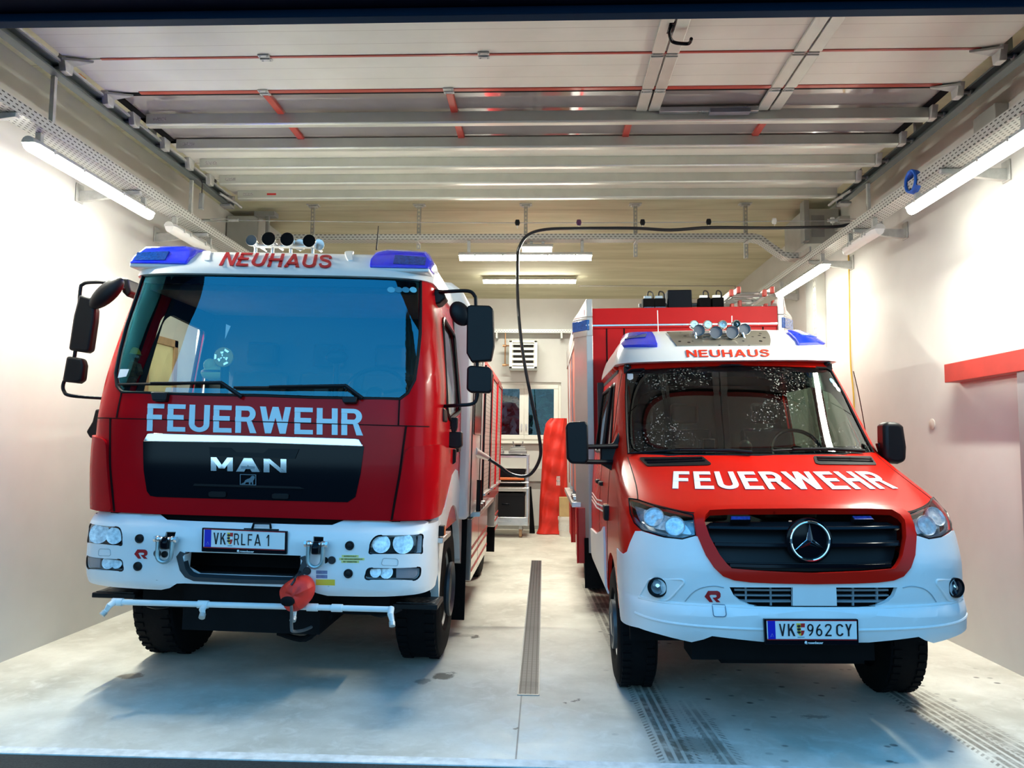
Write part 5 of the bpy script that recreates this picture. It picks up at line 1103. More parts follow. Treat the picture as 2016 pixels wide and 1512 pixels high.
for sg in (1, -1):
    for y0 in (3.34, 4.42, 5.50):
        s1_ = B().bb((sg*1.222, y0, 1.12), (sg*1.229, y0+.88, 2.45)).done('roller_shutter', SHUT, bd_, smooth=False)
        B().bb((sg*1.222, y0-.05, 1.08), (sg*1.242, y0-.01, 2.5)).bb((sg*1.222, y0+.89, 1.08), (sg*1.242, y0+.93, 2.5)).bb((sg*1.222, y0-.05, 2.46), (sg*1.242, y0+.93, 2.50)).done('shutter_frame', BLACKG if y0 < 4 else RED_T, s1_, smooth=False)
        B().bb((sg*1.23, y0+.02, 1.12), (sg*1.26, y0+.86, 1.15)).done('shutter_bar', ALU, s1_, bevel=.004)
    for y0, y1, z0 in ((2.30, 3.0, .42), (3.02, 4.25, .42), (5.72, 6.4, .55)):
        lk = B().bb((sg*.8, y0, z0), (sg*1.225, y1, .98)).done('lower_locker', pbr('polished_locker_door', (.60, .56, .52), .14, .7), truck, bevel=.008)
        for zz in (.50, .62, .70): B().bb((sg*1.226, y0+.01, zz), (sg*1.229, y1-.01, zz+.025)).done('van_reflection_stripe', PLRED, lk, smooth=False)  # red bands painted as the van's reflection in the polished doors
    B().prism([(sg*1.12, 2.35, .985), (sg*1.29, 2.35, 1.0), (sg*1.29, 2.35, 1.04), (sg*1.12, 2.35, 1.03)], (0, 2.0, 0)).done('side_ledge', ALU, truck, smooth=False)
    for i in range(5): B().box((sg*1.26, 2.55+.14*i, 1.065), (.05, .06, .05)).done('coupling_cap', BLACK if i % 2 else ALU, truck, bevel=.01)
    B().cyl((sg*1.265, 2.45, 1.04), (sg*1.265, 2.45, 1.33), .022).done('grab_post', BLACK, truck)
    B().bb((sg*.85, 6.2, .15), (sg*1.2, 6.22, .6)).done('mud_flap', RUBBER, truck, smooth=False)
# power plug sticking out of the side
pa, pb_ = Vector((1.255, 2.9, 1.555)), Vector((1.335, 2.95, 1.51))
nz_ = B().tube([TR.I @ Vector((-.67, 7.30, 1.575)), TR.I @ Vector((-.56, 7.74, 1.505))], [.05, .024], 14).done('charging_plug', WHITE, truck)
B().tube([TR.I @ Vector((-.565, 7.748, 1.508)), TR.I @ Vector((-.53, 7.75, 1.49))], .024, 10).done('plug_collar', BLACK, nz_)
# ---- interior
b = B(); b.prism([(-1.02, .35, 1.75), (-1.02, .35, 1.90), (-1.02, .55, 1.965), (-1.02, .90, 1.95), (-1.02, .95, 1.60)], (2.04, 0, 0)).done('dashboard', DASH, truck, bevel=.02)
B().bb((-1.07, 1.70, 1.2), (1.07, 1.75, 2.8)).done('cab_rear_wall', DASH, truck, smooth=False)
B().bb((-1.02, .60, 2.72), (1.02, 1.72, 2.76)).done('roof_lining', INTW, truck, smooth=False)
B().bb((-1.05, .5, 1.2), (1.05, 1.7, 1.24)).done('cab_floor', DARK, truck, smooth=False)
for x in (-.55, .02, .55):
    s_ = B().bb((x-.23, 1.0, 1.45), (x+.23, 1.5, 1.60)).prism([(x-.23, 1.42, 1.6), (x-.23, 1.54, 1.6), (x-.23, 1.66, 2.22), (x-.23, 1.58, 2.24)], (.46, 0, 0)).done('cab_seat', SEATM, truck, bevel=.03)
    B().bb((x-.13, 1.58, 2.28), (x+.13, 1.68, 2.48)).done('headrest', SEATM, s_, bevel=.03)
cst_ = Vector((.60, .85, 2.02)); R = Matrix.Rotation(math.radians(-32), 3, 'X')
sw = B().tube([cst_+R @ Vector((.23*math.cos(a), .0, .23*math.sin(a)))*1 for a in np.linspace(0, 6.2832, 33)], .016, 8)
for a in (.2, 2.94, 4.71): sw.tube([cst_, cst_+R @ Vector((.22*math.cos(a), 0, .22*math.sin(a)))], .014, 6)
sw.ell(cst_, (.07, .03, .06), R).done('steering_wheel', BLACK, truck)
cn = TR.loc(663, 700, .62); B().ell((cn.x, .62, cn.z-.01), (.085, .05, .05)).cyl((cn.x, .63, 1.94), (cn.x, .63, cn.z), .022).done('dash_lamp', BLACK, truck)
B().bb((TR.loc(620, 735, .6).x, .58, 1.95), (TR.loc(650, 735, .6).x, .66, 2.06)).done('radio_unit', DASH, truck, bevel=.008)
tp('pillar_trim', BLACK, [(-1, zlow-.03), (1, zlow-.03), (1, ztop+.02), (-1, ztop+.02)], off=-.033, th=.006, holes=[WSfull])
for sg in (1, -1):
    w3 = rounded([(.76, 1.92), (.96, 1.86), (1.58, 1.95), (1.60, 2.56), (.98, 2.60), (.88, 2.54)], .05); pl = [(.75, 1.2), (1.70, 1.2), (1.70, 2.74), (.95, 2.74), (.66, 1.95)]
    patch(B(), pl if sg > 0 else pl[::-1], side_fn(sg), -.034, .008, (), zc(1, 3, .1), [w3]).done('door_trim', DASH, truck)
# things inside the windscreen
tc_ = TR.M @ TR.loc(258, 722, .56)
td = thing('teddy_bear', 'small plush bear in a yellow helmet behind the left end of the truck windscreen', 'toy', (tc_.x, tc_.y, 1.98), world=True)
bdy = B().ell((tc_.x, tc_.y, tc_.z-.03), (.065, .05, .085)).ell((tc_.x+.01, tc_.y, tc_.z+.075), (.05, .045, .05)).ell((tc_.x+.045, tc_.y-.02, tc_.z+.065), (.02, .02, .016)).tube([(tc_.x-.05, tc_.y, tc_.z+.01), (tc_.x-.08, tc_.y-.03, tc_.z-.05)], .022).tube([(tc_.x+.05, tc_.y, tc_.z+.01), (tc_.x+.085, tc_.y-.03, tc_.z-.05)], .022).tube([(tc_.x-.03, tc_.y-.02, tc_.z-.10), (tc_.x-.05, tc_.y-.09, tc_.z-.11)], .026).tube([(tc_.x+.03, tc_.y-.02, tc_.z-.10), (tc_.x+.05, tc_.y-.09, tc_.z-.11)], .026).done('body', TEDDY, td)
B().lathe([(.066, -.004), (.058, .0), (.052, .02), (.035, .042), (0, .05)], (tc_.x+.005, tc_.y, tc_.z+.095), (.1, 0, 1), 20).done('helmet', pbr('helmet_yellow', (.55, .50, .06), .4), td)
B().ell((tc_.x+.055, tc_.y-.028, tc_.z+.068), (.014, .012, .012)).done('muzzle', INTW, td)
hl = TR.M @ TR.loc(439, 703, .60)
t = thing('hand_lamp', 'round chrome lamp behind the truck windscreen under a white pennant', 'lamp', (hl.x, hl.y, 1.95), world=True)
B().lathe([(.066, 0), (.072, .005), (.07, .03), (.05, .07), (0, .08)], (hl.x, hl.y, hl.z), (0, 1, 0), 26).done('case', YELC, t); fb = B()
for k in range(9):
    for j in range(3):
        a0, a1 = k/9*6.283, (k+.9)/9*6.283; r0, r1 = .064*j/3+.004, .064*(j+.92)/3
        fb.add([(hl.x+r*math.cos(a), hl.y+.001+.012*math.sin(k*2.1+j), hl.z+r*math.sin(a)) for r, a in ((r0, a0), (r1, a0), (r1, a1), (r0, a1))], [(0, 1, 2, 3)])
fb.done('reflector', CHROME, t, smooth=False); B().cyl((hl.x, hl.y+.04, 1.94), (hl.x, hl.y+.04, hl.z-.05), .03).done('grip', BLACK, t)
A_ = [TR.M @ TR.loc(u, v, .58) for u, v in ((445, 638), (454, 642), (443, 667))]
tagp(B().prism(A_, (0, .004, 0)).done('pennant', LETW, smooth=False), 'small white triangular pennant behind the truck windscreen above the round lamp', 'pennant')
jk = TR.M @ TR.loc(424, 735, .76)
t = thing('safety_jacket', 'folded yellow safety jacket on the truck dashboard below the round lamp', 'jacket', (jk.x, jk.y, 1.95), world=True)
B().ell((jk.x, jk.y, jk.z), (.11, .06, .055)).ell((jk.x-.04, jk.y, jk.z+.06), (.05, .05, .05)).done('cloth', LABELY, t); B().ell((jk.x, jk.y-.03, jk.z+.012), (.1, .04, .014)).done('reflective_band', ALU, t)
# red cover over the winch hook
hk = [(549, 1168), (551, 1158), (560, 1147), (583, 1133), (603, 1132), (615, 1142), (620, 1152), (620, 1164), (613, 1180), (596, 1202), (578, 1207), (565, 1204), (558, 1190)]
P = [BU.M @ BU.loc(u, v, -.06) for u, v in hk]; c = sum(P, Vector())/len(P); t = thing('winch_hook_cover', 'red fabric cover over the winch hook hanging at the truck bumper', 'cover', tuple(c), world=True)
rings = []
for k, dy in ((.12, -.085), (.5, -.078), (.82, -.055), (.97, -.02), (1, .015), (.93, .05), (.7, .07)):
    rings.append([(c.x+(p.x-c.x)*k*(1+.05*math.sin(i*2.6)), c.y+dy+.012*math.sin(i*1.9), c.z+(p.z-c.z)*k*(1+.04*math.sin(i*1.7+1))) for i, p in enumerate(P)])
B().ring(rings).done('fabric', BAGR, t, sub=1)
o = BU.M @ BU.loc(566, 1184, -.15); B().ell(o, (.045, .02, .03)).done('opening', DARK, t)
pts = [BU.M @ BU.loc(*q_, yy) for q_, yy in (((572, 1184), -.15), ((574, 1200), -.14), ((574, 1235), -.12), ((578, 1243), -.10), ((600, 1240), .1), ((626, 1228), .3))]
B().tube(spline(pts, 5), .010, 8).done('rope', pbr('grey_rope', (.10, .10, .10), .8), t)
pts = [BU.M @ BU.loc(*q_, yy) for q_, yy in (((573, 1152), -.14), ((579, 1144), -.13), ((583, 1134), -.12), ((590, 1125), .0), ((592, 1110), .2))]
B().tube(spline(pts, 5), .007, 6).done('drawstring', INK, t)
# ============================================================ RIGHT FIRE VAN
VLOC, VROLL = Vector((1.49, 4.30, 0)), -.015
van = thing('fire_van', 'bright red and white fire van with round star emblem and box body parked right', 'fire van', VLOC); van.rotation_euler = (0, VROLL, 0)
VN = Shell(VLOC, VROLL, pchip([.48, .53, .58, .64, .69, .74, .78, .84, .95, 1.10, 1.20, 1.25, 1.30, 1.40, 1.52, 1.59, 1.63, 2.29, 2.35], [.18, .085, .03, .005, .0, .0, .035, .03, .03, .07, .115, .16, .25, .53, .90, 1.08, 1.13, 1.74, 1.80]),
           pchip([.48, .60, 1.0, 1.25, 1.5, 1.62, 2.0, 2.3], [.95, .99, .995, .985, .965, .95, .90, .845]), pchip([.48, .7, 1.0, 1.25, 1.4, 1.6, 2.3], [.55, .62, .62, .60, .54, .42, .30]), 2.9)
VR = Shell(VLOC, VROLL, pchip([2.20, 2.30, 2.36, 2.44, 2.52, 2.60, 2.66], [1.66, 1.68, 1.72, 1.80, 1.93, 2.12, 2.36]), pchip([2.2, 2.3, 2.45, 2.6], [.885, .88, .84, .74]), lambda z: .32, 3.2)
def vp(name, mat, poly, sh=VN, off=.0, th=.02, parent=None, r=0, both=False, holes=(), **k):
    b = B(); ps = [poly, mir(poly)] if both else [poly]
    for p in ps:
        if r: p = rounded(p, r)
        patch(b, p, sh.pt, off, th, QC, zc(.4, 3.2, .04), holes)
    return b.done(name, mat, parent or van, **k)
def full(half):
    """mirror a half outline given from the centre line round to the centre line"""
    return half+[Vector((-p[0], p[1])) for p in half[::-1] if abs(p[0]) > 1e-3]
L_ = lambda pts: [Vector((-abs(p[0]), p[1])) for p in VN.px(pts)]      # left-hand pixels (the better seen side)
# windscreen outline (averaged from the left and right edges)
wl = [Vector((-min(abs(p[0]), .975), p[1])) for p in VN.px([(1260, 727), (1243, 728), (1233, 734), (1232, 780), (1234, 850), (1237, 893)])]
zt_, zb2 = wl[0][1]+.01, wl[-1][1]-.0
VW = [Vector((0, zt_+.012))]+wl+[Vector((-.5, zb2-.012)), Vector((0, zb2-.015))]; VWS = VW+[Vector((-p[0], p[1])) for p in VW[-2:0:-1]]
gin = L_([(1591, 1128), (1500, 1124), (1440, 1119), (1430, 1110), (1417, 1094), (1397.5, 1058), (1386.5, 1028), (1389, 1018), (1397.5, 1009.5), (1440, 1007.5), (1591, 1006.5)]); gin[0][0] = 0; gin[-1][0] = 0
gout = L_([(1591, 1149), (1520, 1147.5), (1477, 1145.5), (1445, 1141.5), (1423.6, 1133.6), (1405.7, 1117.7), (1389.5, 1094), (1373.7, 1056), (1366, 1016), (1372, 1008), (1391, 1002), (1440, 1000), (1591, 999)]); gout[0][0] = 0; gout[-1][0] = 0
hl_ = [Vector((max(p[0], -1.0), p[1])) for p in L_([(1238.7, 981.7), (1256.6, 984.7), (1294, 998.6), (1347.9, 1010.5), (1364, 1014.4), (1369, 1054), (1343.9, 1061), (1308, 1057), (1264.5, 1044), (1250, 1030), (1242, 1012)])]
front = [Vector((-1, .98)), Vector((1, .98)), Vector((1, zt_+.045)), Vector((-1, zt_+.045))]
vb = vp('body_front', RED_V, front, holes=[VWS, full(gin), hl_, mir(hl_)], ang=.5)
# white bumper
bl_ = L_([(1591, 1149), (1520, 1147.5), (1477, 1145.5), (1445, 1141.5), (1423.6, 1133.6), (1405.7, 1117.7), (1389.5, 1094), (1373.7, 1057), (1369, 1056), (1343.9, 1063), (1308, 1059), (1264.5, 1046), (1252.6, 1046), (1242.7, 1068), (1236.7, 1086), (1229, 1091)])
bl_[0][0] = 0; zz = bl_[-1][1]
bl_ = [Vector((max(p[0], -1.0), p[1])) for p in bl_]+[Vector((-1.07, zz))]+[Vector((-1.08, .90)), Vector((-1.06, .76)), Vector((-1.03, .64)), Vector((-1.0, .575))]
bt = L_([(1259, 1235), (1298.6, 1247), (1362, 1262), (1385, 1257), (1402, 1250.6), (1505, 1262), (1591, 1263)]); bt[-1][0] = 0
intk = L_([(1560, 1156), (1500, 1156), (1436, 1155.5), (1445, 1173), (1457, 1183), (1477, 1191), (1500, 1193), (1560, 1194)])
fogc = VN.hit(1296.6, 1155.4)
vbump = vp('bumper', BUMPW, full(bl_+bt), off=.008, th=.03, holes=[intk, mir(intk), hl_, mir(hl_)], ang=.45)
vp('grille_frame', RED_V, full(gout), off=.020, th=.04, holes=[full(gin)], bevel=.004)
# grille
gb_ = vp('grille', BLACK, full(gin), off=-.07, th=.01)
for v0, v1, o_ in ((1029, 1033, -.035), (1034, 1041, -.015), (1063, 1067, -.035), (1068, 1076, -.015), (1106, 1110, -.035), (1111, 1118, -.018)):
    xl = np.interp((v0+v1)/2, [1018, 1058, 1094, 1119], [1390, 1399, 1419, 1442])
    lp = L_([(1591, v1+.5), (1500, v1), (xl, v1-2), (xl-.5, v0-2), (1500, v0), (1591, v0+.5)]); lp[0][0] = 0; lp[-1][0] = 0
    vp('grille_slat', BLACKG if o_ > -.03 else BLACK, full(lp), off=o_, th=.03, parent=gb_, bevel=.003)
fl_ = L_([(1438, 1010), (1479, 1010), (1479, 1017.5), (1438, 1017.5)])
for pl in (fl_, mir(fl_)):
    o = vp('grille_flasher', BLACK, pl, off=-.025, th=.03, parent=gb_); c = sum(pl, Vector((0, 0)))/4; vp('flasher_lens', BLUED, [c+(p-c)*.92 for p in pl], off=-.022, th=.004, parent=o)
# round star emblem
sc = VN.pt(0, VN.hit(1586, 1065)[1], .0); sc.y -= .012; R0 = .104
em = B(); em.tube([sc+Vector((R0*math.cos(a), 0, R0*math.sin(a))) for a in np.linspace(0, 6.2832, 49)], .0075, 8).done('emblem_ring', CHROME, van)
B().lathe([(R0*1.22, .03), (R0*1.2, .012), (R0, .006), (0, .008)], sc, (0, 1, 0), 36).done('emblem_backing', BLACKG, van)
st = B()
for k in range(3):
    a = math.pi/2+k*2.0944; d = Vector((math.cos(a), 0, math.sin(a))); e = Vector((-math.sin(a), 0, math.cos(a)))
    bs = [sc+e*.018+d*.010, sc-e*.018+d*.010]; st.add([sc+Vector((0, -.020, 0)), bs[0]+Vector((0, .004, 0)), sc+d*(R0-.004), bs[1]+Vector((0, .004, 0)), sc+Vector((0, .006, 0))], [(0, 1, 2), (0, 2, 3), (4, 2, 1), (4, 3, 2), (0, 3, 4), (0, 4, 1)])
st.done('emblem_star', CHROME, van, smooth=False)
# headlamps
for sg, pl in ((-1, hl_), (1, mir(hl_))):
    ho = vp('headlamp', pbr('headlamp_base', (.34, .40, .44), .3, .3, var=.3, scale=30), pl, off=-.06, th=.02)
    vp('lens', LENS, pl, off=.004, th=0, parent=ho)
    f = lambda pts: [Vector((sg*abs(p[0]) if abs(p[0]) < 1 else sg, p[1])) for p in VN.px(pts)]
    a1 = f([(1262, 994), (1275, 995), (1310, 1006), (1340, 1016), (1350, 1030), (1362, 1050), (1320, 1043), (1280, 1036), (1262, 1018)]); a1 = a1 if sg < 0 else a1[::-1]
    vp('chrome_surround', REFLM, rounded(a1, .02), off=-.035, th=.02, parent=ho)
    for (u, v, r) in ((1284, 1013, .062), (1326, 1032, .060)):
        c = VN.hit(u, v); P = VN.pt(sg*abs(c[0]), c[1], -.028); nn = (VN.pt(sg*abs(c[0]), c[1], .02)-P).normalized()
        B().lathe([(r, .0), (r*.96, .012), (r*.8, -.006), (r*.5, -.02), (r*.3, -.02), (r*.28, .0), (0, .004)], P, (nn+Vector((0, -.6, 0))).normalized(), 22).done('reflector', REFLM, ho)
    b1 = f([(1245, 1016), (1262, 1037), (1300, 1050), (1343, 1057), (1366, 1052), (1343, 1062), (1308, 1058), (1266, 1045), (1250, 1031)]); b1 = b1 if sg < 0 else b1[::-1]
    vp('lower_lens', pbr('dark_ribbed_lens', (.09, .12, .15), .2, bump=.3, bscale=120), b1, off=-.012, th=.02, parent=ho)
    gb = B(); ps = [VN.pt(p[0], p[1], .003) for p in pl]; gb.tube(ps+[ps[0]], .005, 6).done('bezel', BLACKG, ho)
# fog lamps
fz = L_([(1263, 1171), (1280.7, 1139.5), (1345, 1140.5), (1348, 1147), (1328, 1169), (1318, 1179), (1310.5, 1182), (1268, 1176)])
for sg, pl in ((-1, fz), (1, mir(fz))):
    pl = rounded(pl, .012)
    vp('fog_lamp_recess', BUMPW, pl, off=.0105, th=.01, bevel=.003)
    gb = B(); ps = [VN.pt(p[0], p[1], .011) for p in pl]; gb.tube(ps+[ps[0]], .006, 6).done('fog_lamp_rim', BUMPW, van)
    P = VN.pt(sg*abs(fogc[0]), fogc[1], .012); nn = (VN.pt(sg*abs(fogc[0]), fogc[1], .03)-P).normalized(); nn = (nn+Vector((0, -1.2, 0))).normalized()
    o = B().lathe([(.056, -.02), (.056, .012), (.051, .016), (.047, .006), (.044, .0), (0, -.002)], P, nn, 24).done('fog_lamp', BLACKG, van)
    B().lathe([(.040, .002), (.036, .006), (.012, .004), (0, .010)], P, nn, 20).done('reflector', CHROME, o); B().lathe([(.048, .008), (.03, .017), (0, .02)], P, nn, 20).done('lens', LENS, o)
# lower intake, ledge, trims
bk_ = vp('intake_back', DARK, full([Vector((0, intk[0][1]+.02)), intk[2]+Vector((-.03, .02)), intk[5]+Vector((-.03, -.02)), Vector((0, intk[-1][1]-.02))]), off=-.09, th=.01)
BARM = pbr('grey_plastic_bar', (.22, .26, .29), .4)
for v in (1164, 1175.5, 1187):
    l2 = strip(L_([(1560, v), (1447, v-.8)]), .010)
    for q_ in (l2, mir(l2)): vp('intake_bar', BARM, q_, off=-.03, th=.02, parent=bk_)
for u in (1470, 1520):
    l2 = strip(L_([(u, 1156), (u+1, 1193)]), .008)
    for q_ in (l2, mir(l2)): vp('intake_bar', BARM, q_, off=-.034, th=.015, parent=bk_)
sl = L_([(1591, 1197.5), (1520, 1197), (1497, 1195), (1484, 1191.5), (1591, 1192)]); sl[0][0] = 0; sl[-1][0] = 0; vp('intake_slit', DARK, full(sl), off=.017, th=.012, parent=vbump)
for pts, o_ in ((((1259, 1176), (1300, 1186), (1380, 1193), (1591, 1199)), .012), (((1252, 1206), (1300, 1222), (1400, 1234), (1591, 1240)), .012)):
    l2 = L_(pts); l2[-1][0] = 0; h2 = l2+[Vector((-p[0], p[1])) for p in l2[-2::-1]]; b = B(); b.tube([VN.pt(p[0], p[1], .004) for p in spline([(p[0], p[1], 0) for p in h2], 5)], .010, 8).done('bumper_ridge', BUMPW, vbump)
tri = L_([(1349, 1183), (1362, 1168), (1380, 1157), (1405, 1153), (1425, 1156)]); gb = B()
for s in (1, -1): gb.tube([VN.pt(-s*p[0], p[1], .010) for p in spline([(p[0], p[1], 0) for p in tri], 5)], .003, 5)
gb.done('bumper_crease', pbr('blue_grey_crease', (.35, .42, .46), .5), vbump)
sq = rounded(VN.px([(1401.7, 1189.5), (1427, 1190), (1429.5, 1213.5), (1404, 1213)]), .015); ps = [VN.pt(p[0], p[1], .011) for p in sq]; B().tube(ps+[ps[0]], .0026, 5).done('tow_cover_outline', pbr('blue_grey_groove', (.16, .22, .28), .6), vbump)
r_logo(VN, (1388, 1184), (1418, 1184.5), (1386.5, 1162.5), (1418.5, 1162.5), vbump, off=.012)
number_plate(VN, (1504, 1219), (1690, 1219.5), (1506, 1262), (1691, 1262.5), (('V', .155, .222), ('K', .247, .325), ('*', .340, .430), ('9', .452, .520), ('6', .545, .612), ('2', .640, .710), ('C', .758, .835), ('Y', .855, .925)), .17, van, -.03)
# bonnet: lettering, vents, seams
letters(B(), 'FEUERWEHR', quadmap(VN, (1324, 963), (1768, 963), (1326, 929.5), (1716, 929.5), .006), .003, .20, 1.15).done('lettering', LETW, van, smooth=False)
for pts in ([(1258.6, 903), (1262, 901.5), (1383.6, 900), (1401, 914), (1396, 916.5), (1274, 918.5)],):
    l2 = L_(pts)
    for pl in (l2, mir(l2)):
        o = vp('bonnet_vent', BLACK, rounded(pl, .01), off=.006, th=.02)
        for t_ in (.3, .6): 
            a = l2[0]*(1-t_)+l2[5]*t_; c = l2[2]*(1-t_)+l2[3]*t_; s2 = [a+(c-a)*.05, a+(c-a)*.95]; s2 = s2 if pl is l2 else [Vector((-p[0], p[1])) for p in s2]
            vp('vent_rib', BLACKG, strip(s2, .008), off=.012, th=.008, parent=o)
def vseam(pts, w_=.006, name='panel_gap', mat=SEAM):
    l2 = [Vector((max(p[0], -.999), p[1])) for p in L_(pts)]; 
    l2 = [Vector((p[0], p[1])) for p in spline([(p[0], p[1], 0) for p in l2], 5)]
    for p in (l2, mir(l2)): vp(name, mat, strip(p, w_), off=.002, th=.004, parent=vb)
vseam([(1236, 900), (1244, 925), (1253, 958), (1256, 984)]); vseam([(1256, 984), (1300, 997), (1350, 1008), (1392, 1012)])
# windscreen
vws = vp('windscreen', GLASSV, VWS, off=-.006, th=0)
bz2 = L_([(1591, 738), (1500, 740), (1400, 744), (1330, 752), (1262, 775), (1251, 800), (1247, 850), (1249, 880), (1262, 890)]); bz2[0][0] = 0
hb_ = bz2+[Vector((-.5, zb2-.001)), Vector((0, zb2-.002))]
vp('black_border', BLACKG, VWS, off=-.012, th=.003, holes=[full(hb_)], parent=vws)
gb = B(); W2 = [VN.pt(p[0], p[1], -.001) for p in VWS]; gb.tube(W2+[W2[0]], .009, 6).done('rubber_seal', BLACK, vws)
vp('toll_sticker', LETW, rounded(VN.px([(1234, 735), (1246, 735), (1246, 745), (1240, 748), (1234, 745)]), .008), off=-.004, th=.001, parent=vws)
for i, (u, v) in enumerate(((1639, 749), (1645, 757), (1651, 765))):
    c = VN.hit(u, v); vp('sticker', LETW if i else pbr('blue_sticker', (.1, .4, .6), .5), circ(c[0], c[1], .022, .022, 14), off=-.004, th=.001, parent=vws)
def vwiper(pts, blade):
    o = B().tube([VN.pt(*VN.hit(*p), .022) for p in pts], [.012]*(len(pts)-1)+[.007], 8).done('wiper_arm', BLACK, van)
    B().tube([VN.pt(*VN.hit(*p), .012) for p in blade], .008, 6).done('wiper_blade', BLACK, o)
vwiper([(1480, 896), (1440, 892), (1340, 891)], [(1242, 895), (1330, 889), (1420, 890)]); vwiper([(1700, 893), (1640, 889), (1560, 888.5)], [(1520, 890), (1600, 886), (1670, 889)])
# roof cap
rings = []
for z, ins in ((2.30, .02), (2.306, 0), (2.34, 0), (2.40, 0), (2.47, 0), (2.53, 0), (2.58, 0), (2.62, .02), (2.635, .10)):
    rg = []
    for q in QC[:49]:
        p = VR.raw(q, z); p.x *= (1-ins*.6); p.y += ins; rg.append(p)
    rings.append([Vector((rg[0].x, 3.4, z))]+rg+[Vector((rg[-1].x, 3.4, z))])
vroof = B().ring(rings).done('roof_cap', WHITE, van)
letters(B(), 'NEUHAUS', quadmap(VR, (1352.5, 703.5), (1515.5, 702.5), (1350, 690), (1513, 688.5), .006), .004, .17, 1.1).done('lettering', LETRV, vroof, smooth=False)
bcl = VR.px([(1227, 684), (1229, 664), (1237, 660), (1284, 658), (1290, 668), (1295, 683)]); bcl = [Vector((max(p[0], -1), p[1])) for p in bcl]
bcr = mir(bcl)
for pl in (bcl, bcr):
    pl = [p for p in pl]; o = vp('blue_beacon', BLUE, rounded(pl, .01), sh=VR, off=.022, th=.12, bevel=.006)
    c = sum(pl, Vector((0, 0)))/len(pl); vp('led_module', BLUED, [c+Vector((dx, dz)) for dx, dz in ((-.10, -.02), (.10, -.02), (.10, .02), (-.10, .0))], sh=VR, off=.026, th=.008, parent=o)
pcs = VR.px([(1332, 681), (1516, 680), (1509, 652), (1312, 655)]); 
CHK = MT('chequer_plate'); X, Y, Z = CHK.xyz(); vv = CHK.n('ShaderNodeTexVoronoi'); CHK.set(vv.inputs['Vector'], CHK.pos()); vv.inputs['Scale'].default_value = 14
CHK.p(Base_Color=CHK.mix(CHK.rng(vv.outputs['Distance'], .18, .22, 1, 0), (.34, .32, .27), (.03, .03, .03)), Roughness=.3, Metallic=.7)
vp('roof_tread_plate', CHK, pcs, sh=VR, off=.006, th=.02, parent=vroof)
for (u, v) in ((1235, 722), (1628, 716)):
    P = VN.loc(u, v, 1.86); o = B().ell(P, (.028, .045, .03)).bb((P.x-.03, P.y-.03, P.z-.07), (P.x+.03, P.y+.04, P.z)).done('corner_camera', BLACK, van, bevel=.006); B().ell(P+Vector((0, -.035, 0)), (.02, .015, .02)).done('lens', LENS, o)
# air horns
HM = pbr('horn_mesh', (.16, .18, .21), .55, .4, bump=.4, bscale=300)
for u, v, r, yy in ((1376.6, 650, 11.5, 1.90), (1410, 654, 12.5, 1.85), (1442, 654, 12.5, 1.85), (1466.5, 648, 11.5, 1.90)):
    P = VN.loc(u, v, yy); r = r/1515*6.15
    h_ = B().lathe([(r*.80, .045), (r*.90, .018), (r*.97, 0), (r*1.02, .003), (r*1.0, .02), (r*.62, .06), (r*.34, .12), (r*.2, .26), (0, .26)], P, (0, 1, 0), 24).done('horn_bell', CHROME, van); B().lathe([(r*.92, .012), (0, .016)], P, (0, 1, 0), 20).done('membrane', HM, h_)
for u, v, r in ((1366.7, 639, 9), (1393.5, 639, 9), (1423, 639, 9), (1450, 638.5, 9)):
    P = VN.loc(u, v, 2.08); r = r/1515*6.4; B().lathe([(r, .03), (r, 0), (r*.75, -.012), (r*.3, -.012), (r*.25, .0), (0, .0)], P, (0, 1, 0), 20).done('horn_driver', CHROME, van)
b = B()
for a, c in (((1369, 655), (1372, 680)), ((1462, 655), (1470, 679))): A, C_ = VN.loc(*a, 1.92), VN.loc(*c, 1.90); b.tube([A, C_], .009, 8).ell(C_, (.045, .03, .006))
b.tube([VN.loc(1362, 657, 1.95), VN.loc(1475, 655, 1.95)], .010, 8).done('horn_stand', ALU, van)
B().tube([VN.loc(1296, 654, 2.6), VN.loc(1294.5, 611, 2.62)], .004, 5).tube([VN.loc(1441, 640, 2.6), VN.loc(1441, 622, 2.62)], .004, 5).done('antenna', LETW, van)
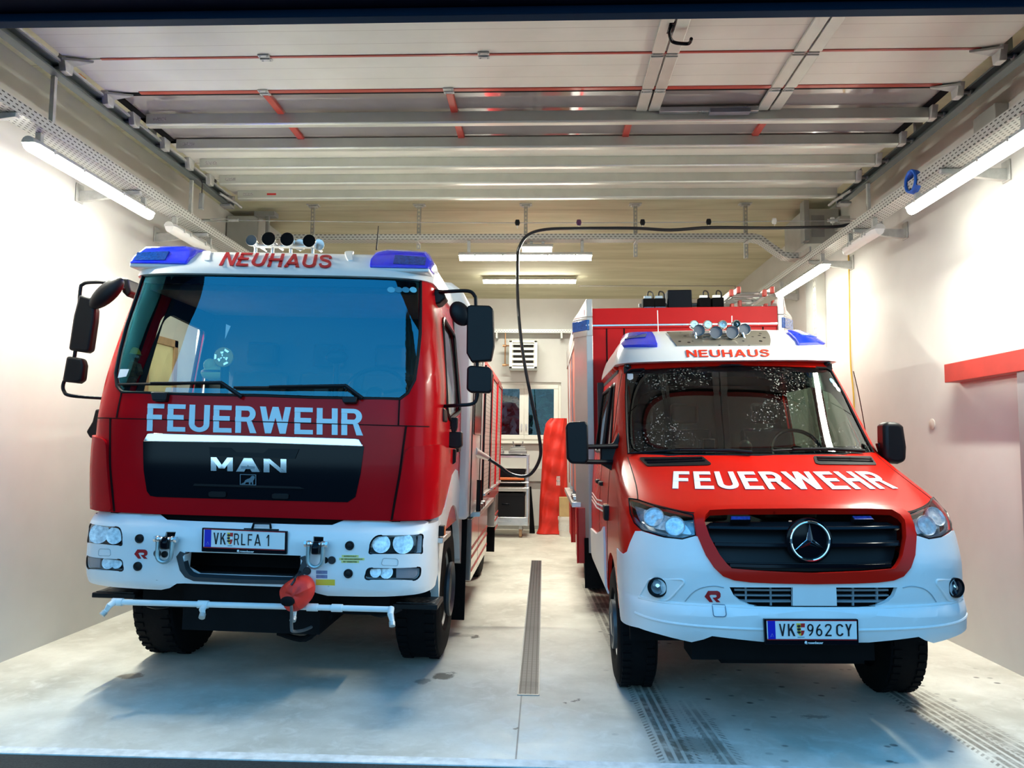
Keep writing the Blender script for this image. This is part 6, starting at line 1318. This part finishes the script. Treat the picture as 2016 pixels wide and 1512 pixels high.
# ---- cab sides
for sg in (1, -1):
    Wf = lambda z: VN.W(z) if z < 2.28 else VR.W(z)
    f0 = lambda y, z, o: Vector((sg*(Wf(z)+o), y, z))
    zs = np.linspace(.62, 2.30, 22); fr = [(VN.y0(z)+VN.D(z)+(.012 if z < 1.2 else 0), z) for z in zs]
    arch = [(1.22+.50*math.cos(a), .40+.50*math.sin(a)) for a in np.linspace(math.pi*.86, -.05, 16)]
    i0 = next(i for i, p in enumerate(fr) if p[1] > .84)
    poly = fr[i0:]+[(3.45, 2.30), (3.45, .50), (1.75, .50)]+arch[::-1]+[(.70, .78)]
    w1 = rounded([(1.62, 1.62), (2.30, 1.60), (2.30, 2.16), (2.02, 2.16), (1.78, 1.9)], .05); w2 = rounded([(2.42, 1.60), (3.25, 1.60), (3.25, 2.16), (2.42, 2.16)], .06)
    so = patch(B(), poly if sg > 0 else poly[::-1], f0, 0, .03, zc(.4, 3.6, .15), zc(.4, 2.4, .06), [w1, w2]).done('cab_side', RED_V, van)
    for wv in (w1, w2):
        patch(B(), wv, f0, -.008, 0, (), zc(1.5, 2.3, .05)).done('side_window', GLASSV, so); g = B(); pw = [f0(p[0], p[1], .003) for p in wv]; g.tube(pw+[pw[0]], .012, 6).done('window_seal', BLACK, so)
    for yy in (1.55, 2.36, 3.36): patch(B(), strip([(yy, .62), (yy, 2.2)], .008), f0, .002, .004, (), zc(.5, 2.3, .06)).done('panel_gap', SEAM, so)
    patch(B(), [(1.74, .52), (3.42, .52), (3.42, .84), (2.6, .88), (2.0, .97), (1.76, 1.03), (1.72, .9)], f0, .016, .02, zc(1.5, 3.6, .15), zc(.4, 1.2, .05)).done('white_sill_panel', BUMPW, so, bevel=.006)
    for k in range(3): patch(B(), strip([(1.95+.08*k, 1.13+.035*k), (2.7, 1.10+.035*k), (3.4, 1.12+.035*k)], .012), f0, .003, .003, zc(1.5, 3.6, .15)).done('side_stripe', LETW, so, smooth=False)
    B().box((sg*1.0, 1.50, 1.16), (.05, .14, .11)).done('side_indicator', BLACK, so, bevel=.01); B().box((sg*1.0, 1.62, 1.17), (.03, .06, .09)).done('side_lens', ORANGE, so, bevel=.006)
    for yy in (2.18, 2.56): B().box((sg*.985, yy, 1.34), (.05, .16, .035)).done('door_handle', BLACK, so, bevel=.012)
    g = B(); rg = []
    for a in np.linspace(math.pi*.98, .02, 16): rg.append([(sg*.93, 1.22+.50*math.cos(a), .40+.50*math.sin(a)), (sg*.60, 1.22+.5*math.cos(a), .4+.5*math.sin(a)), (sg*.60, 1.22+.54*math.cos(a), .4+.54*math.sin(a)), (sg*.93, 1.22+.54*math.cos(a), .4+.54*math.sin(a))])
    g.ring(rg).done('wheel_housing', DARK, van)
    wt = wheel(van, sg*.86, 1.22, .40, .25, sg, VROLL); zz = .40+sg*.86*VROLL
    B().lathe([(.155, 0), (.165, .01), (.165, .035), (.15, .04), (.10, .015), (.07, .04), (0, .04)], (sg*.965, 1.22, zz), (sg, 0, 0), 28).done('hub_cover', pbr('hub_steel', (.16, .17, .18), .35, .6), wt)
    wheel(van, sg*.84, 4.85, .40, .30, sg, VROLL)
    B().bb((sg*.62, 3.62, .22), (sg*1.06, 3.635, .72)).done('mud_flap', RUBBER, van, smooth=False)
B().bb((-.42, .45, .36), (.42, 6.3, .62)).cyl((-.8, 1.22, .4), (.8, 1.22, .4), .06).bb((-.62, .30, .42), (.42, .55, .56)).done('chassis', DARK, van)
# ---- door mirrors
for sg, pts, armp in ((-1, [(1114, 838), (1120, 831), (1152, 829), (1158, 836), (1159, 905), (1153, 914), (1124, 913), (1116, 903)], None), (1, [(1741, 838), (1747, 830), (1772, 831), (1781, 840), (1787, 880), (1786, 908), (1770, 914), (1749, 911), (1742, 900)], None)):
    P = [VN.loc(u, v, 1.22) for u, v in pts]; mh = B().prism(P, (0, .14, 0)).done('door_mirror', BLACK, van, bevel=.03, seg=4)
    if sg < 0:
        for a, c in (((1150, 880), (1215, 878)), ((1150, 909), (1212, 910))): B().tube([VN.loc(*a, 1.28), VN.loc(*c, 1.38)], .018, 10).done('mirror_arm', BLACK, mh)
        B().prism([VN.loc(u, v, 1.40) for u, v in ((1182, 878), (1208, 872), (1219, 850), (1222, 930), (1214, 932), (1182, 914))], (0, .05, 0)).done('mirror_foot', BLACK, mh, bevel=.012)
    else: B().prism([VN.loc(u, v, 1.30) for u, v in ((1728, 872), (1746, 874), (1746, 904), (1738, 902))], (0, .06, 0)).done('mirror_foot', BLACK, mh, bevel=.012)
# ---- interior
B().prism([(-.74, 1.14, 1.42), (-.74, 1.20, 1.54), (-.74, 1.36, 1.58), (-.74, 1.62, 1.56), (-.74, 1.70, 1.2)], (1.48, 0, 0)).done('dashboard', DASH, van, bevel=.02)
B().bb((-.92, 3.40, .9), (.92, 3.44, 2.28)).done('cab_rear_wall', DASH, van, smooth=False); B().bb((-.86, 1.95, 2.235), (.86, 3.42, 2.265)).done('roof_lining', SEATM, van, smooth=False); B().bb((-.9, 1.0, .8), (.9, 3.4, .84)).done('cab_floor', DARK, van, smooth=False)
for x in (-.62, -.22, .48):
    s_ = B().bb((x-.22, 1.95, 1.05), (x+.22, 2.42, 1.22)).prism([(x-.22, 2.34, 1.2), (x-.22, 2.46, 1.2), (x-.22, 2.58, 1.78), (x-.22, 2.5, 1.80)], (.44, 0, 0)).done('cab_seat', SEATM, van, bevel=.03); B().bb((x-.12, 2.5, 1.84), (x+.12, 2.6, 2.02)).done('headrest', SEATM, s_, bevel=.03)
c_ = Vector((.48, 1.72, 1.60)); R = Matrix.Rotation(math.radians(-30), 3, 'X'); sw = B().tube([c_+R @ Vector((.19*math.cos(a), 0, .19*math.sin(a))) for a in np.linspace(0, 6.2832, 33)], .015, 8)
for a in (.2, 2.94, 4.71): sw.tube([c_, c_+R @ Vector((.18*math.cos(a), 0, .18*math.sin(a)))], .013, 6)
sw.ell(c_, (.06, .03, .05), R).done('steering_wheel', BLACK, van)
B().bb((-.30, 1.35, 1.575), (-.22, 1.42, 1.70)).ell((-.02, 1.3, 1.64), (.05, .04, .05)).done('dash_holder', BLACK, van, bevel=.006)
vp('pillar_trim', BLACK, [(-1, 1.60), (1, 1.60), (1, zt_+.03), (-1, zt_+.03)], off=-.034, th=.006, holes=[VWS])
for sg in (1, -1):
    w4 = rounded([(1.64, 1.64), (3.23, 1.62), (3.23, 2.14), (2.0, 2.14), (1.80, 1.9)], .05); pl = [(1.60, .9), (3.40, .9), (3.40, 2.26), (2.10, 2.26), (1.62, 1.66)]
    patch(B(), pl if sg > 0 else pl[::-1], (lambda y, z, o, sg=sg: Vector((sg*(VN.W(z)+o), y, z))), -.036, .006, (), zc(.9, 2.3, .1), [w4]).done('door_trim', SEATM, van)
# ---- box body
x1, y0_, y1_, z0_, z1_ = 1.13, 3.62, 6.50, 1.02, 3.06
bx = B().bb((-x1+.10, y0_+.02, z0_), (x1-.10, y1_, z1_)).done('box_body', RED_BOX, van, smooth=False)
B().bb((-x1+.18, y0_+.0, 2.90), (x1-.18, y0_+.03, 3.07)).bb((-x1+.18, y0_+.005, 2.86), (x1-.18, y0_+.03, 2.885)).done('upper_band', RED_BOX, bx, smooth=False, bevel=.004)
B().bb((-x1+.18, y0_+.0, 2.883), (x1-.18, y0_+.028, 2.899)).done('light_strip', ALU, bx, smooth=False)
B().bb((-x1+.12, y0_+.06, z1_-.005), (x1-.12, y1_-.02, z1_+.006)).done('bounce_cover_deck', ALU, bx, smooth=False)  # unseen deck added so the red box top throws no red light up
for x in (-.80, -.62, .44, .62, .80): B().bb((x-.006, y0_+.014, 1.1), (x+.006, y0_+.021, 2.86)).done('panel_gap', DARK, bx, smooth=False)
POST = pbr('grey_silver_post', (.50, .48, .47), .35, .4)
for sg in (1, -1):
    B().prism([(sg*(x1-.185), y0_-.01, z0_-.45), (sg*(x1-.12), y0_-.01, z0_-.45), (sg*x1, y0_+.16, z0_-.45), (sg*x1, y0_+.22, z0_-.45), (sg*(x1-.185), y0_+.22, z0_-.45)], (0, 0, 2.25)).done('corner_post', POST, bx, smooth=False, bevel=.006)
    cpz = 2.88
    B().prism([(sg*(x1-.185), y0_-.015, cpz-.10), (sg*(x1-.12), y0_-.015, cpz-.10), (sg*(x1+.01), y0_+.15, cpz-.10), (sg*(x1+.01), y0_+.36, cpz-.10), (sg*(x1-.185), y0_+.36, cpz-.10)], (0, 0, .2)).add([(sg*(x1-.185), y0_-.015, cpz+.10), (sg*(x1-.12), y0_-.015, cpz+.10), (sg*(x1+.01), y0_+.15, cpz+.10), (sg*(x1+.01), y0_+.36, cpz+.10), (sg*(x1-.185), y0_+.36, cpz+.10), (sg*(x1-.185), y0_-.015, cpz+.29), (sg*(x1-.12), y0_-.015, cpz+.29), (sg*(x1-.05), y0_+.15, cpz+.18), (sg*(x1-.05), y0_+.36, cpz+.18), (sg*(x1-.185), y0_+.36, cpz+.20)], [(0, 1, 6, 5), (1, 2, 7, 6), (2, 3, 8, 7), (3, 4, 9, 8), (4, 0, 5, 9), (5, 6, 7, 8, 9), (4, 3, 2, 1, 0)]).done('corner_cap', POST, bx, bevel=.008)
    c5 = B().prism([(sg*(x1-.150), y0_-.022, cpz-.04), (sg*(x1-.118), y0_-.022, cpz-.04), (sg*(x1+.018), y0_+.15, cpz-.04), (sg*(x1+.018), y0_+.32, cpz-.04), (sg*(x1-.15), y0_+.32, cpz-.04)], (0, 0, .11)).done('corner_beacon', BLUED, bx, bevel=.006)
    for ya, yb in ((3.82, 4.70), (4.76, 5.60), (5.66, 6.45)):
        o = B().bb((sg*(x1-.11), ya, 1.15), (sg*(x1-.012), yb, 2.72)).done('side_shutter', pbr('red_white_shutter', (.55, .12, .08), .3, .3, var=.7, scale=4.), bx, smooth=False)
        B().bb((sg*(x1-.07), ya-.03, 1.10), (sg*x1, ya, 2.78)).bb((sg*(x1-.07), ya-.03, 2.72), (sg*x1, yb+.03, 2.78)).done('shutter_frame', POST, o, smooth=False)
    B().bb((sg*(x1-.10), y0_+.2, 2.78), (sg*x1, y1_, 2.98)).done('top_rail', POST, bx, smooth=False, bevel=.02)
    B().bb((sg*.75, y0_+.1, 1.02), (sg*(x1+.05), y1_, 1.07)).done('fold_down_step', ALU, bx, smooth=False, bevel=.004)
    for i in range(4): B().box((sg*(x1+.0), y0_+.3+.13*i, 1.10), (.07, .07, .05)).done('coupling_cap', BLACK if i % 2 else ALU, bx, bevel=.012)
    for ya, yb in ((3.66, 4.35), (5.35, 6.45)):
        o = B().bb((sg*.6, ya, .46), (sg*(x1-.01), yb, 1.02)).done('lower_locker', pbr('red_locker', (.45, .02, .015), .25, coat=.5), van, smooth=False, bevel=.006)
        B().bb((sg*(x1-.01), ya, .46), (sg*(x1+.005), ya+.06, 1.02)).done('edge_profile', RED_BOX, o, smooth=False)
    B().bb((sg*.72, y1_-.1, .2), (sg*1.02, y1_-.085, .5)).done('mud_flap', RUBBER, van, smooth=False)
# light mast with four floodlights on the box roof
ym = 4.0
zr = z1_
P0, P1 = VN.loc(1315, 611, ym), VN.loc(1362, 570, ym)
mast = B().bb((P0.x, ym, zr), (P1.x, ym+.30, P1.z)).done('light_mast', pbr('dark_slate_box', (.004, .007, .014), .6, spec=.15), van, bevel=.012)
B().cyl((P0.x-.30, ym+.1, zr+.12), (P1.x+.36, ym+.1, zr+.12), .022).bb((P0.x-.3, ym+.05, zr), (P1.x+.3, ym+.25, zr+.05)).done('mast_bar', STEELD, mast)
for s, xs in ((-1, (P0.x-.21, P0.x-.09)), (1, (P1.x+.13, P1.x+.27))):
    for x in xs:
        fl = B().prism([(x-.065, ym-.05, zr+.05), (x-.065, ym-.06, zr+.17), (x-.065, ym+.06, zr+.18), (x-.065, ym+.10, zr+.08)], (.125, 0, 0)).done('floodlight', DARK, mast, bevel=.012)
        B().bb((x-.055, ym-.066, zr+.045), (x+.055, ym-.055, zr+.075)).done('floodlight_glass', LENS, fl)
        B().tube(spline([(x, ym+.05, zr+.17), (x+.01, ym+.06, zr+.26), (x+.06, ym+.08, zr+.25), (x+.07, ym+.1, zr+.15)], 5), .008, 6).done('floodlight_cord', RUBB, fl)
        B().bb((x-.04, ym+.02, zr+.18), (x+.04, ym+.06, zr+.21)).done('floodlight_bracket', ALU, fl)
# four stacked ladder sections on the box roof
LC = pbr('red_ladder_cap', (.58, .045, .025), .45)
zroof = (VN.M @ Vector((.8, 4.5, zr))).z
for k, (ul, vl, ur, vr_, lab) in enumerate(((1440, 603, 1506, 601, 'lowest aluminium ladder section with red end caps on the van roof'), (1455, 592, 1521, 591, 'second aluminium ladder section from the bottom of the stack on the van roof'), (1439, 583, 1504, 581, 'third aluminium ladder section from the bottom of the stack on the van roof'), (1453, 573, 1519, 570.5, 'topmost aluminium ladder section with red end caps on the van roof'))):
    Yl = 8.2+.22*(k % 2); a, c = PY(ul, vl, Yl), PY(ur, vr_, Yl); z = zroof+.046+k*.076; 
    l = thing('ladder', lab, 'ladder', ((a.x+c.x)/2, Yl, z), group='ladder sections on the van roof'); hw = (c.x-a.x)/2
    for s in (-1, 1):
        rl = B().bb((s*hw-.012, .0, -.032), (s*hw+.012, 2.3, .032)).done('rail', ALU, l, smooth=False, bevel=.003); B().bb((s*hw-.018, -.05, -.036), (s*hw+.018, .01, .036)).done('end_cap', LC, rl, bevel=.006)
    for i in range(8): B().cyl((-hw, .14+.28*i, 0), (hw, .14+.28*i, 0), .014, n=8).done('rung', ALU, l)
